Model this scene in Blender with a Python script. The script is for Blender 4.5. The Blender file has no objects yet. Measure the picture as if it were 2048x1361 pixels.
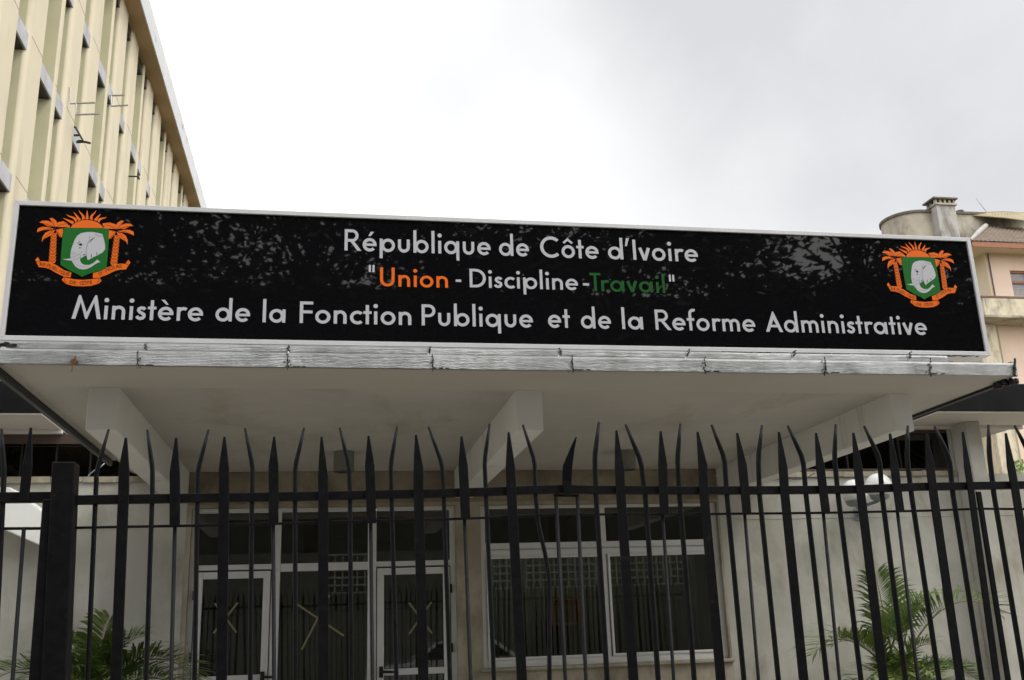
import bpy, math, random
import numpy as np
from mathutils import Vector, Matrix, noise
from mathutils.geometry import tessellate_polygon
random.seed(7)
S = bpy.context.scene
COL = S.collection
PI = math.pi

# ------------------------------------------------------------------ camera
RW = Matrix(((0.98379212, 0.01707843, 0.1784976),
             (-0.1760247, 0.28174011, 0.94320614),
             (-0.03418145, -0.95933875, 0.28017993)))   # image axes (right, down, forward) -> world
FPX, CX, CY = 1991.0, 1024.0, 680.5
EYE = Vector((0, 0, 1.6))
def ray(px, py): return RW @ Vector((px - CX, py - CY, FPX))
def atY(px, py, Y): d = ray(px, py); return EYE + d * (Y / d.y)
def atZ(px, py, Z): d = ray(px, py); return EYE + d * ((Z - EYE.z) / d.z)
def atX(px, py, X): d = ray(px, py); return EYE + d * (X / d.x)
cam = bpy.data.cameras.new('camera'); co = bpy.data.objects.new('camera', cam); COL.objects.link(co)
cam.lens = 35.0; cam.sensor_width = 36.0; cam.clip_start = 0.05; cam.clip_end = 3000
r, u, b = RW @ Vector((1, 0, 0)), RW @ Vector((0, -1, 0)), RW @ Vector((0, 0, -1))
co.matrix_world = Matrix(((r.x, u.x, b.x, 0), (r.y, u.y, b.y, 0), (r.z, u.z, b.z, 1.6), (0, 0, 0, 1)))
S.camera = co

# ------------------------------------------------------------------ materials
MATS = {}
def nodes(name):
    m = bpy.data.materials.new(name); m.use_nodes = True
    nt = m.node_tree; bs = nt.nodes['Principled BSDF']
    return m, nt, bs
def ramp(nt, fac, stops):
    n = nt.nodes.new('ShaderNodeValToRGB'); e = n.color_ramp.elements
    while len(e) < len(stops): e.new(0.5)
    for k, (p, c) in enumerate(stops):
        e[k].position = p; e[k].color = (c[0], c[1], c[2], 1) if hasattr(c, '__len__') else (c, c, c, 1)
    nt.links.new(fac, n.inputs[0]); return n.outputs[0]
def noise_n(nt, scale=5, detail=6, rough=.6, stretch=(1, 1, 1), dist=0, off=(0, 0, 0)):
    g = nt.nodes.new('ShaderNodeNewGeometry'); mp = nt.nodes.new('ShaderNodeMapping')
    mp.inputs['Scale'].default_value = stretch; mp.inputs['Location'].default_value = off
    nt.links.new(g.outputs['Position'], mp.inputs[0])
    n = nt.nodes.new('ShaderNodeTexNoise'); n.inputs['Scale'].default_value = scale
    n.inputs['Detail'].default_value = detail; n.inputs['Roughness'].default_value = rough; n.inputs['Distortion'].default_value = dist
    nt.links.new(mp.outputs[0], n.inputs['Vector']); return n.outputs['Fac']
def mixc(nt, fac, a, c):
    n = nt.nodes.new('ShaderNodeMix'); n.data_type = 'RGBA'
    for s, v in ((0, fac), (6, a), (7, c)):
        if isinstance(v, (int, float)): n.inputs[s].default_value = v
        elif isinstance(v, tuple): n.inputs[s].default_value = (v[0], v[1], v[2], 1)
        else: nt.links.new(v, n.inputs[s])
    return n.outputs[2]
def bump(nt, bs, h, strength=.3, dist=.01):
    n = nt.nodes.new('ShaderNodeBump'); n.inputs['Strength'].default_value = strength; n.inputs['Distance'].default_value = dist
    nt.links.new(h, n.inputs['Height']); nt.links.new(n.outputs[0], bs.inputs['Normal'])
def mat(name, c, c2=None, rough=.7, metal=0, spec=.5, sc=4, lo=.35, hi=.7, stain=None, ss=1.2, sst=(1, 1, .25), slo=.5, shi=.75, bmp=.15, bd=.004, bsc=60, coat=0):
    if name in MATS: return MATS[name]
    m, nt, bs = nodes(name)
    c2 = c2 or tuple(x * .8 for x in c)
    out = mixc(nt, ramp(nt, noise_n(nt, sc), [(lo, 0.), (hi, 1.)]), c, c2)
    if stain:
        out = mixc(nt, ramp(nt, noise_n(nt, ss, 8, .65, sst, .4, (3, 1, 7)), [(slo, 0.), (shi, 1.)]), out, stain)
    nt.links.new(out, bs.inputs['Base Color'])
    bs.inputs['Roughness'].default_value = rough; bs.inputs['Metallic'].default_value = metal
    bs.inputs['Specular IOR Level'].default_value = spec; bs.inputs['Coat Weight'].default_value = coat
    if bmp: bump(nt, bs, noise_n(nt, bsc, 5), bmp, bd)
    MATS[name] = m; return m
def glass_mat(name, tint, extra=0.0, rough=0.0, ior=1.5):
    m = bpy.data.materials.new(name); m.use_nodes = True; nt = m.node_tree; nt.nodes.clear()
    o = nt.nodes.new('ShaderNodeOutputMaterial'); mx = nt.nodes.new('ShaderNodeMixShader')
    g = nt.nodes.new('ShaderNodeBsdfGlossy'); g.inputs['Roughness'].default_value = rough
    t = nt.nodes.new('ShaderNodeBsdfTransparent'); t.inputs[0].default_value = (*tint, 1)
    f = nt.nodes.new('ShaderNodeFresnel'); f.inputs[0].default_value = ior
    a = nt.nodes.new('ShaderNodeMath'); a.operation = 'ADD'; a.inputs[1].default_value = extra; a.use_clamp = True
    nt.links.new(f.outputs[0], a.inputs[0]); nt.links.new(a.outputs[0], mx.inputs[0])
    nt.links.new(t.outputs[0], mx.inputs[1]); nt.links.new(g.outputs[0], mx.inputs[2]); nt.links.new(mx.outputs[0], o.inputs[0])
    return m

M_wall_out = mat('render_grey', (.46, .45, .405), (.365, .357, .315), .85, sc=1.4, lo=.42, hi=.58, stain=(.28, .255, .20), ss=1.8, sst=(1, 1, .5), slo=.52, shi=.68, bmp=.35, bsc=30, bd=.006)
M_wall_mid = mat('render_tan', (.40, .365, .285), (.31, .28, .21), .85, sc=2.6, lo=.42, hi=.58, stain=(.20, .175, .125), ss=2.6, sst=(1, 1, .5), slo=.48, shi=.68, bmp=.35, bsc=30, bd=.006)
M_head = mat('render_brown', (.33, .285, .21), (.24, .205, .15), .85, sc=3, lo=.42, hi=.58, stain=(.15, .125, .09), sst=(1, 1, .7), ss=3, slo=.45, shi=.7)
M_soffit = mat('soffit_paint', (.55, .535, .495), (.505, .495, .46), .8, sc=1.3, lo=.4, hi=.6, stain=(.40, .375, .32), ss=1.4, sst=(1, .5, 1), slo=.54, shi=.7, bmp=.1, bsc=25)
M_soffit_band = mat('soffit_band_paint', (.58, .55, .505), (.54, .515, .475), .8, sc=1.3, bmp=.1, bsc=25)
M_beam = mat('beam_paint', (.80, .81, .79), (.74, .75, .73), .8, sc=2, stain=(.50, .46, .36), ss=4, sst=(1, 1, .12), slo=.58, shi=.75, bmp=.12, bsc=25)
M_white_soffit = mat('white_soffit_paint', (.62, .58, .54), (.57, .54, .50), .8, sc=1.5)
M_black_metal = mat('black_fascia_metal', (.007, .007, .008), (.012, .012, .013), .25, spec=.22, bmp=.06, bsc=4, bd=.02)
M_fence = mat('fence_paint', (.004, .004, .005), (.009, .009, .011), .45, spec=.16, sc=30, stain=(.028, .019, .014), ss=26, sst=(1, 1, 1), slo=.62, shi=.72, bmp=.7, bsc=140, bd=.002)
M_alu = mat('white_aluminium', (.66, .67, .67), (.60, .61, .61), .45, metal=.0, sc=8, bmp=.03)
M_signframe = mat('sign_frame_aluminium', (.66, .66, .67), (.60, .60, .61), .4, metal=.15, sc=5, bmp=.03)
M_rubber = mat('black_rubber', (.012, .012, .012), rough=.6)
M_tar = mat('black_tar', (.006, .006, .006), rough=.45, bmp=.6, bsc=50)
M_rust = mat('rust', (.20, .10, .03), (.06, .035, .02), .9, sc=60)
M_dark_wood = mat('dark_brown_strip', (.07, .045, .035), (.05, .035, .03), .6)
M_slat = mat('louvre_slat', (.010, .009, .009), (.014, .013, .012), .35, sc=10)
M_cream = mat('cream_panel', (.62, .555, .42), (.58, .52, .39), .75, sc=1.2, stain=(.44, .38, .26), ss=1.6, sst=(1, 1, .14), slo=.54, shi=.78, bmp=.08)
M_greybox = mat('grey_concrete_box', (.50, .50, .53), (.36, .36, .385), .8, sc=1.6, stain=(.20, .20, .215), ss=2.5, slo=.5, shi=.8)
M_roof_soffit = mat('brown_roof_soffit', (.36, .26, .155), (.31, .22, .13), .8, sc=.6)
M_roof_fascia = mat('grey_roof_fascia', (.62, .63, .65), (.55, .56, .58), .6, sc=1, stain=(.25, .25, .26), ss=1.6, sst=(1, .5, 1), slo=.62, shi=.7)
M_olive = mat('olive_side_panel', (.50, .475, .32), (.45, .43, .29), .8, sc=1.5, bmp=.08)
M_glass_and_shade = mat('dark_glazing_and_shade', (.015, .015, .018), rough=.15)  # near-black, for glazing and for the painted shade under the spandrel boxes
M_pink = mat('pink_render', (.68, .53, .43), (.64, .49, .395), .85, sc=1, stain=(.48, .35, .25), ss=.8, slo=.55, shi=.85)
M_creamR = mat('cream_render', (.68, .585, .43), (.64, .55, .40), .85, sc=1, stain=(.40, .35, .26), ss=1.1, slo=.55, shi=.8)
M_mossy = mat('mossy_render', (.62, .55, .41), (.52, .46, .35), .9, sc=1, stain=(.20, .18, .145), ss=2.6, sst=(1, 1, .5), slo=.44, shi=.72, bmp=.4)
M_concR = mat('stained_concrete', (.46, .41, .33), (.33, .30, .25), .9, sc=1.5, stain=(.17, .15, .12), ss=1.1, sst=(1, 1, .6), slo=.46, shi=.68, bmp=.3)
M_coping = mat('dark_coping', (.10, .085, .07), (.16, .14, .12), .9, sc=4)
M_tile = mat('old_tile', (.165, .12, .085), (.10, .075, .055), .9, sc=5, stain=(.22, .20, .17), ss=3, sst=(1, 1, 1), slo=.55, shi=.7, bmp=.5)
M_cement = mat('white_cement', (.44, .42, .39), (.30, .28, .26), .9, sc=4)
M_redwood = mat('red_brown_wood', (.30, .12, .065), (.24, .10, .055), .7, sc=6)
M_yellow = mat('yellow_sheet_metal', (.34, .285, .15), (.27, .22, .12), .6, sc=3, stain=(.22, .17, .10), ss=2)
M_blind = mat('grey_blind', (.33, .32, .33), (.25, .24, .25), .6, sc=8, )
M_globe = mat('opal_globe', (.74, .73, .72), (.72, .71, .70), .18, bmp=0)
M_bracket = mat('grey_bracket_paint', (.26, .30, .33), (.20, .23, .25), .45)
M_galv = mat('galvanised_steel', (.45, .46, .47), (.34, .35, .36), .45, metal=.6, sc=8)
M_lampcan = mat('lamp_can_paint', (.19, .19, .175), (.17, .17, .16), .45, sc=6)
M_lampin = mat('lamp_lens', (.07, .07, .065), rough=.2)
M_leaf = mat('palm_leaf', (.13, .20, .04), (.07, .13, .028), .42, sc=9, bmp=0)
M_leaf2 = mat('palm_leaf_yellow', (.19, .25, .045), (.12, .18, .035), .42, sc=9, bmp=0)
M_stem = mat('palm_stem', (.16, .15, .045), (.09, .10, .03), .5, bmp=0)
M_tleaf = mat('tree_leaf', (.045, .07, .02), (.025, .045, .014), .5, sc=3, bmp=0)
M_bark = mat('bark', (.09, .07, .05), (.05, .04, .03), .9)
M_pot = mat('terracotta', (.30, .13, .07), rough=.8)
M_soil = mat('soil', (.05, .035, .025), rough=.95)
M_inwall = mat('interior_wall', (.20, .21, .18), (.17, .18, .155), .8)
M_indark = mat('interior_dark', (.07, .07, .065), rough=.8)
M_curtain = mat('grey_green_curtain', (.34, .36, .29), (.26, .28, .22), .85)
M_tape = mat('brown_tape', (.24, .21, .11), (.21, .185, .10), .5, bmp=0)
M_picwood = mat('picture_wood', (.50, .22, .08), (.42, .18, .07), .4)
M_pic = mat('picture_red', (.24, .115, .06), (.16, .085, .05), .5, sc=12)
M_asphalt = mat('asphalt', (.055, .055, .055), (.04, .04, .04), .9, sc=20, bmp=.5, bsc=120)
M_pave = mat('paving', (.30, .27, .23), (.24, .22, .19), .85, sc=6, bmp=.3)
M_ground = mat('earth', (.22, .17, .11), (.14, .14, .07), .95, sc=.5)
M_white_letter = mat('letter_vinyl_grey_white', (.53, .535, .57), (.515, .52, .555), .3, bmp=0)
M_orange = mat('vinyl_orange', (.86, .16, .012), (.84, .155, .012), .25, bmp=0)
M_green = mat('vinyl_green', (.012, .14, .018), (.011, .13, .017), .25, bmp=0)
M_green_l = mat('vinyl_green_letter', (.010, .095, .014), (.010, .09, .013), .25, bmp=0)
M_ink = mat('vinyl_black', (.008, .008, .01), rough=.3, bmp=0)
M_carpaint = mat('white_car_paint', (.7, .7, .7), rough=.2, bmp=0, coat=.5)
M_tyre = mat('tyre', (.02, .02, .02), rough=.8)
M_glass = glass_mat('window_glass', (.55, .56, .53), .045)
M_louvreglass = glass_mat('louvre_glass', (.35, .34, .31), .02)
# glossy black sign sheet, a little wavy like acrylic
m, nt, bs = nodes('gloss_black_acrylic')
bs.inputs['Base Color'].default_value = (.005, .005, .006, 1); bs.inputs['Roughness'].default_value = .016
bs.inputs['IOR'].default_value = 1.38
bump(nt, bs, noise_n(nt, .9, 1, .5), .06, .02); M_acrylic = m
# crinkled aluminium flashing foil
m, nt, bs = nodes('aluminium_foil_flashing')
n1 = noise_n(nt, 13, 8, .75, (1, 1, 3.5)); n2 = noise_n(nt, 3.2, 4, .6, (1, 1, 2)); 
w1 = nt.nodes.new('ShaderNodeTexWave'); w1.bands_direction = 'Z'; w1.inputs['Scale'].default_value = 34; w1.inputs['Distortion'].default_value = 3.5; w1.inputs['Detail'].default_value = 3
w2 = nt.nodes.new('ShaderNodeTexWave'); w2.bands_direction = 'X'; w2.inputs['Scale'].default_value = 46; w2.inputs['Distortion'].default_value = .6
g = nt.nodes.new('ShaderNodeNewGeometry')
for w in (w1, w2): nt.links.new(g.outputs['Position'], w.inputs['Vector'])
def math_n(nt, op, a, c):
    n = nt.nodes.new('ShaderNodeMath'); n.operation = op
    for k, v in enumerate((a, c)):
        if isinstance(v, (int, float)): n.inputs[k].default_value = v
        else: nt.links.new(v, n.inputs[k])
    return n.outputs[0]
patch = ramp(nt, noise_n(nt, 1.5, 3, .5, (1, 1, .3)), [(.42, 0.), (.58, 1.)])
h = math_n(nt, 'ADD', math_n(nt, 'MULTIPLY', n1, 1.6), math_n(nt, 'MULTIPLY', patch, math_n(nt, 'ADD', math_n(nt, 'MULTIPLY', w1.outputs['Fac'], .26), math_n(nt, 'MULTIPLY', w2.outputs['Fac'], .42))))
h = math_n(nt, 'ADD', h, n2)
bump(nt, bs, h, .42, .005)
nt.links.new(mixc(nt, ramp(nt, noise_n(nt, 6, 6, .7), [(.45, 0.), (.75, 1.)]), (.50, .505, .51), (.29, .29, .285)), bs.inputs['Base Color'])
bs.inputs['Metallic'].default_value = .9
nt.links.new(ramp(nt, n2, [(.3, .30), (.7, .45)]), bs.inputs['Roughness']); M_foil = m

# ------------------------------------------------------------------ mesh helpers
class MB:
    def __init__(s): s.v = []; s.f = []
    def add(s, vs, fs):
        o = len(s.v); s.v += [tuple(x) for x in vs]; s.f += [tuple(i + o for i in f) for f in fs]; return s
    def box(s, x0, x1, y0, y1, z0, z1):
        x0, x1 = min(x0, x1), max(x0, x1)
        return s.add([(x, y, z) for z in (z0, z1) for y in (y0, y1) for x in (x0, x1)],
                     [(0, 2, 3, 1), (4, 5, 7, 6), (0, 1, 5, 4), (2, 6, 7, 3), (0, 4, 6, 2), (1, 3, 7, 5)])
    def prism(s, poly, a, vec):           # poly: 3D points of one cap, extruded by vec
        n = len(poly); P = [Vector(p) for p in poly]; V = Vector(vec)
        tri = [tuple(t) for t in tessellate_polygon([P])]
        fs = [t for t in tri] + [tuple(i + n for i in reversed(t)) for t in tri]
        fs += [(i, (i + 1) % n, (i + 1) % n + n, i + n) for i in range(n)]
        return s.add(P + [p + V for p in P], fs)
    def flat(s, poly):
        P = [Vector(p) for p in poly]
        return s.add(P, [tuple(t) for t in tessellate_polygon([P])])
    def tube(s, pts, rad, n=8, caps=True):
        pts = [Vector(p) for p in pts]; rad = rad if hasattr(rad, '__len__') else [rad] * len(pts)
        rings = []; prev = None
        for i, p in enumerate(pts):
            t = (pts[min(i + 1, len(pts) - 1)] - pts[max(i - 1, 0)]).normalized()
            a = Vector((0, 1, 0)) if abs(t.y) < .9 else Vector((1, 0, 0))
            if prev is not None: a = prev
            x = (a - t * a.dot(t)).normalized(); prev = x; y = t.cross(x)
            rings.append([p + (x * math.cos(2 * PI * k / n) + y * math.sin(2 * PI * k / n)) * rad[i] for k in range(n)])
        vs = [v for rr in rings for v in rr]; fs = []
        for i in range(len(pts) - 1):
            for k in range(n): fs.append((i * n + k, i * n + (k + 1) % n, (i + 1) * n + (k + 1) % n, (i + 1) * n + k))
        if caps: fs += [tuple(range(n))[::-1], tuple((len(pts) - 1) * n + k for k in range(n))]
        return s.add(vs, fs)
    def lathe(s, c, prof, n=32, axis='Z'):
        vs = []; fs = []
        for (rr, h) in prof:
            for k in range(n):
                a = 2 * PI * k / n; vs.append((c[0] + rr * math.cos(a), c[1] + rr * math.sin(a), c[2] + h))
        for i in range(len(prof) - 1):
            for k in range(n): fs.append((i * n + k, i * n + (k + 1) % n, (i + 1) * n + (k + 1) % n, (i + 1) * n + k))
        return s.add(vs, fs)
    def build(s, name, m, parent=None, smooth=False, bevel=0, seg=2):
        off = Vector((0, 0, 0)); p = parent
        while p is not None: off += p.location; p = p.parent
        me = bpy.data.meshes.new(name)
        me.from_pydata([(v[0] - off.x, v[1] - off.y, v[2] - off.z) for v in s.v], [], s.f)
        me.materials.append(m); me.update()
        if smooth:
            for q in me.polygons: q.use_smooth = True
        o = bpy.data.objects.new(name, me); COL.objects.link(o); o.parent = parent
        if bevel:
            md = o.modifiers.new('bevel', 'BEVEL'); md.width = bevel; md.segments = seg; md.limit_method = 'ANGLE'; md.angle_limit = .7
        return o
def fixn(o):
    import bmesh
    bm = bmesh.new(); bm.from_mesh(o.data); bmesh.ops.recalc_face_normals(bm, faces=bm.faces); bm.to_mesh(o.data); bm.free(); return o
def tag(o, label=None, cat=None, group=None, kind=None):
    if label: o['label'] = label
    if cat: o['category'] = cat
    if group: o['group'] = group
    if kind: o['kind'] = kind
    return o
def thing(name, label, cat, loc=(0, 0, 0), group=None):
    o = bpy.data.objects.new(name, None); COL.objects.link(o); o.location = loc; o.empty_display_size = .2
    return tag(o, label, cat, group)
def X(px, py, Y): return atY(px, py, Y).x
def Zy(px, py, Y): return atY(px, py, Y).z

# ------------------------------------------------------------------ setting
tag(MB().add([(-1500, -1500, -.02), (1500, -1500, -.02), (1500, 1500, -.02), (-1500, 1500, -.02)], [(0, 1, 2, 3)]).build('ground', M_ground), kind='structure')
tag(MB().box(-60, 60, -7.5, 0.9, -.015, -.004).build('road', M_asphalt), kind='structure')
tag(MB().box(-60, 60, .9, 3.6, -.015, .12).build('pavement', M_pave, bevel=.01), kind='structure')
tag(MB().box(-12, 12, 3.6, 14.5, -.015, .13).build('forecourt', M_pave), kind='structure')

# ------------------------------------------------------------------ ministry building
WY = 9.5
bld = thing('ministry_building', 'low grey rendered ministry entrance building with flat canopy, white framed doors and dark windows', 'building', (1.3, WY, 0))
dx0, dx1, dz1 = -1.222, 1.19, 2.768
wx0, wx1, wz0, wz1 = 1.428, 3.822, 1.275, 2.765
lzb = 3.03
# central wall round the door and window openings
w = MB(); T = .22
cx0, cx1 = -1.265, 3.84
w.box(cx0, dx0, WY, WY + T, 0, 2.80); w.box(dx1, wx0, WY, WY + T, 0, 2.80); w.box(wx0, wx1, WY, WY + T, 0, wz0); w.box(wx1, cx1, WY, WY + T, 0, 2.80)
w.box(dx0, dx1, WY, WY + T, dz1, 2.80); w.box(wx0, wx1, WY, WY + T, wz1, 2.80)
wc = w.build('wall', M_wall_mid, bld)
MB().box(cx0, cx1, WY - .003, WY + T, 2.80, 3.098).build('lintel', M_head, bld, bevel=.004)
# side walls
MB().box(-9, cx0, WY - .002, WY + T, 0, lzb).build('wall', M_wall_out, bld)
MB().box(cx1, 14, WY - .002, WY + T, 0, lzb).build('wall', M_wall_out, bld)
# ragged ledge under the louvre bands
rr = random.Random(3)
def ledge(x0, x1):
    x = x0; lg = MB()
    while x < x1:
        nx = min(x1, x + rr.uniform(.08, .3)); lg.box(x, nx - .004, WY - .02 - rr.random() * .012, WY + .1, lzb - .012 - rr.random() * .012, lzb + .03 + rr.random() * .006); x = nx
    lg.build('ledge', M_wall_mid, bld)
ledge(-4.2, -1.6); ledge(4.2, 6.52)
MB().box(-9, cx0 - .16, WY - .006, WY, 2.588, 2.60).build('string_course', M_wall_out, bld, bevel=.002)
MB().box(4.02, 14, WY - .006, WY, 2.588, 2.60).build('string_course', M_wall_out, bld, bevel=.002)
# platform step
MB().box(-2.2, 4.6, 6.6, WY, .13, .30).build('entrance_step', M_pave, bld, bevel=.01)
# pillar on the right
pl = MB()
pl.box(6.534, 6.70, 9.23, WY - .004, 0, 3.54); pl.build('pillar', M_wall_out, bld, bevel=.008)
# stub walls above the ledge height
MB().box(6.50, 6.72, WY + .0, WY + T, 3.035, 3.54).build('wall_stub', M_wall_out, bld)
# interior
it = MB(); it.box(-4.3, 6.5, 12.6, 12.7, .3, 3.09); it.box(-4.3, -4.2, WY + T, 12.6, .3, 3.09); it.box(6.4, 6.5, WY + T, 12.6, .3, 3.09)
it.build('interior_wall', M_inwall, bld)
MB().box(-4.3, 6.5, WY + T, 12.6, .2, .3).build('interior_floor', M_indark, bld)
MB().box(-9, 6.5, WY + T, 13, 3.56, 3.6).build('interior_ceiling', M_indark, bld)
# low side roofs
for x0, x1, z0, z1, ye in ((-9.2, -2.385, 3.487, 3.775, 13.2), (5.94, 7.385, 3.541, 3.842, 11.5)):
    f = MB().box(x0, x1, 8.79, ye, z0 + .012, z1 - .001); o = f.build('side_roof', M_black_metal, bld, bevel=.006)
    MB().box(x0 + .012, x1 - .012, 8.802, ye - .02, z0, z0 + .011).build('side_soffit', M_white_soffit, o)
    MB().box(x0 + .01, x1, WY - .05, WY - .003, z0 - .035, z0 - .001).build('soffit_trim', M_white_soffit, o, bevel=.004)
# side roof board joints
def louvre(x0, x1, z0, z1, nvert, strip):
    fr = MB(); fr.box(x0, x1, WY + .02, WY + .06, z1 - .03, z1); fr.box(x0, x1, WY + .02, WY + .06, z0, z0 + .02)
    fr.box(x0, x0 + .03, WY + .02, WY + .06, z0 + .02, z1 - .03); fr.box(x1 - .03, x1, WY + .02, WY + .06, z0 + .02, z1 - .03)
    win = fr.build('louvre_window', M_dark_wood, bld)
    for k in range(1, nvert): xx = x0 + (x1 - x0) * k / nvert; MB().box(xx - .006, xx + .006, WY + .025, WY + .05, z0 + .02, z1 - .03).build('mullion', M_slat, win)
    MB().box(x0 + .03, x1 - .03, WY + .055, WY + .058, z0 + .02, z1 - .03).build('pane', M_louvreglass, win)
    if strip: MB().box(x0 + .03, x1 - .03, WY + .0, WY + .02, z1 - .085, z1 - .001).build('head_board', M_dark_wood, win)
    # hanging blinds behind
    bl = MB(); x = x0
    while x < x1: bl.box(x, x + .098, WY + .18 + (random.random() * .006), WY + .19, z0 - .4, z1); x += .1
    bl.build('blind', M_indark if not strip else M_dark_wood, win)
louvre(-4.2, -1.55, 3.05, 3.452, 9, True); louvre(4.1, 6.53, 3.075, 3.506, 4, False)

# door screen
FY0, FY1 = WY + .05, WY + .11
def frame_rects(rects, name, parent, m=M_alu, y0=FY0, y1=FY1, bev=.004):
    q = MB()
    for k, (a, c, d, e) in enumerate(rects): q.box(a, c, y0 + .0007 * k, y1, d, e)
    return q.build(name, m, parent, bevel=bev)
xd = lambda px, py: X(px, py, WY + .05)
mA0, mA1 = xd(545, 1090), xd(562, 1090); mB0, mB1 = xd(736, 1085), xd(753, 1085)
L0, R1 = dx0, dx1
f = .052
scr = frame_rects([(L0, L0 + f, .30, dz1), (R1 - f, R1, .30, dz1), (mA0, mA1, .30, dz1 - .03), (mB0, mB1, .30, dz1 - .03),
                   (L0 + f, mA0, dz1 - .03, dz1), (mA1 - .03, mB0 + .03, dz1 - .03, dz1), (mB1, R1 - f, dz1 - .03, dz1),
                   (L0 + f, mA0, 2.215, 2.262), (mA1, mB0, 2.19, 2.262), (mB1, R1 - f, 2.215, 2.262)], 'door_screen', bld)
for a, c in ((L0 + f, mA0), (mA1, mB0), (mB1, R1 - f)):
    MB().box(a, c, WY + .078, WY + .083, 2.262, dz1 - .03).build('transom_pane', M_glass, scr)
MB().box(mA1, mB0, WY + .078, WY + .083, .35, 2.19).build('side_pane', M_glass, scr)
MB().box(mA1, mB0, FY0, FY1 - .004, .30, .36).build('bottom_rail', M_alu, scr, bevel=.004)
def cross(cx_, cz_, hw, hh, par, wd=.008, y=WY + .074, skew=0):
    q = MB()
    for k, s in enumerate((1, -1)):
        a = Vector((cx_ - hw * (1 + skew * s), 0, cz_ + s * hh)); c = Vector((cx_ + hw * (1 - skew * s), 0, cz_ - s * hh)); n = Vector((-(c - a).z, 0, (c - a).x)).normalized() * wd
        yy = y - k * .0012
        q.prism([(p.x, yy, p.z) for p in (a - n, c - n, c + n, a + n)], 0, (0, .001, 0))
    return q.build('tape_cross', M_tape, par)
def door(x0, x1, z1, hinge_left, hx):
    st = .062
    d = frame_rects([(x0, x0 + st, .32, z1), (x1 - st, x1, .32, z1), (x0 + st, x1 - st, z1 - .062, z1), (x0 + st, x1 - st, .32, .50), (x0 + st, x1 - st, 1.25, 1.305)],
                    'glass_door', bld, y0=WY + .04, y1=WY + .095)
    MB().box(x0 + st, x1 - st, WY + .066, WY + .071, 1.305, z1 - .062).build('pane', M_glass, d)
    MB().box(x0 + st, x1 - st, WY + .064, WY + .069, .50, 1.25).build('lower_pane', M_glass, d)
    sh = MB(); g = .006                       # rubber seal line round the leaf
    sh.box(x0 - g, x0, WY + .05, WY + .06, .32, z1 + g); sh.box(x1, x1 + g, WY + .05, WY + .06, .32, z1 + g); sh.box(x0, x1, WY + .05, WY + .06, z1, z1 + g); sh.build('seal', M_rubber, d)
    h = MB(); h.box(hx - .018, hx + .018, WY + .02, WY + .045, 1.235, 1.33); s = 1 if hinge_left else 1
    h.tube([(hx, WY + .02, 1.285), (hx, WY - .02, 1.285), (hx + .12 * s, WY - .025, 1.28)], .012, 8); h.build('handle', M_rubber, d, bevel=.002)
    hg = MB()
    for z in (2.0, 1.47): 
        xx = x0 - .02 if hinge_left else x1 + .006; hg.box(xx, xx + .014, WY + .03, WY + .05, z - .04, z + .04)
    hg.build('hinge', M_rubber, d)
    return d
dl = door(L0 + f + .008, mA0 - .008, 2.20, True, mA0 - .05)
dr = door(mB1 + .008, R1 - f - .008, 2.20, False, mB1 + .045)
p = atY(450, 1236, WY); cross(p.x, p.z, .10, .13, dl, y=WY + .062); p = atY(842, 1236, WY); cross(p.x, p.z, .105, .14, dr, y=WY + .062)
q = MB()
for k, (a, c) in enumerate((((587, 1204), (688, 1272)), ((659, 1190), (603, 1300)))):
    A, Cc = atY(*a, WY), atY(*c, WY); n = Vector((-(Cc - A).z, 0, (Cc - A).x)).normalized() * .0085; yy = WY + .074 - .0012 * k
    q.prism([(v.x, yy, v.z) for v in (A - n, Cc - n, Cc + n, A + n)], 0, (0, .001, 0))
q.build('tape_cross', M_tape, scr)

# big window
wmx0, wmx1 = xd(1197, 1050), xd(1211, 1050); f = .055
tz0, tz1 = Zy(1200, 1108, WY), Zy(1200, 1082, WY)
win = frame_rects([(wx0, wx0 + .05, wz0, wz1), (wx1 - .065, wx1, wz0, wz1), (wx0 + .05, wx1 - .065, wz1 - .03, wz1), (wx0 + .05, wx1 - .065, wz0, wz0 + .065),
                   (wx0 + .05, wx1 - .065, tz0, tz1), (wmx0, wmx1, tz1, wz1 - .03), (wmx0 + .01, wmx1 - .012, wz0 + .065, tz0)], 'window', bld)
frame_rects([(wx0 + .045, wx1 - .06, (tz0 + tz1) / 2 - .006, (tz0 + tz1) / 2 + .006)], 'rail_groove', win, M_galv, FY0 - .003, FY0 + .002, 0)
for a, c in ((wx0 + .05, wmx0), (wmx1, wx1 - .065)):
    MB().box(a, c, WY + .078, WY + .083, tz1, wz1 - .03).build('pane', M_glass, win)
    MB().box(a, c, WY + .076, WY + .081, wz0 + .065, tz0).build('pane', M_glass, win)
    i_ = MB(); e = .022                       # inner sash
    i_.box(a, a + e, WY + .04, WY + .09, wz0 + .065, tz0); i_.box(c - e, c, WY + .04, WY + .09, wz0 + .065, tz0); i_.box(a + e, c - e, WY + .042, WY + .09, tz0 - e, tz0); i_.box(a + e, c - e, WY + .042, WY + .09, wz0 + .065, wz0 + .065 + e)
    i_.build('sash', M_alu, win, bevel=.003)
MB().box(wx0 - .03, wx1 + .03, WY - .035, WY + .05, wz0 - .03, wz0 - .001).build('sill', M_wall_mid, win, bevel=.006)
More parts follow.
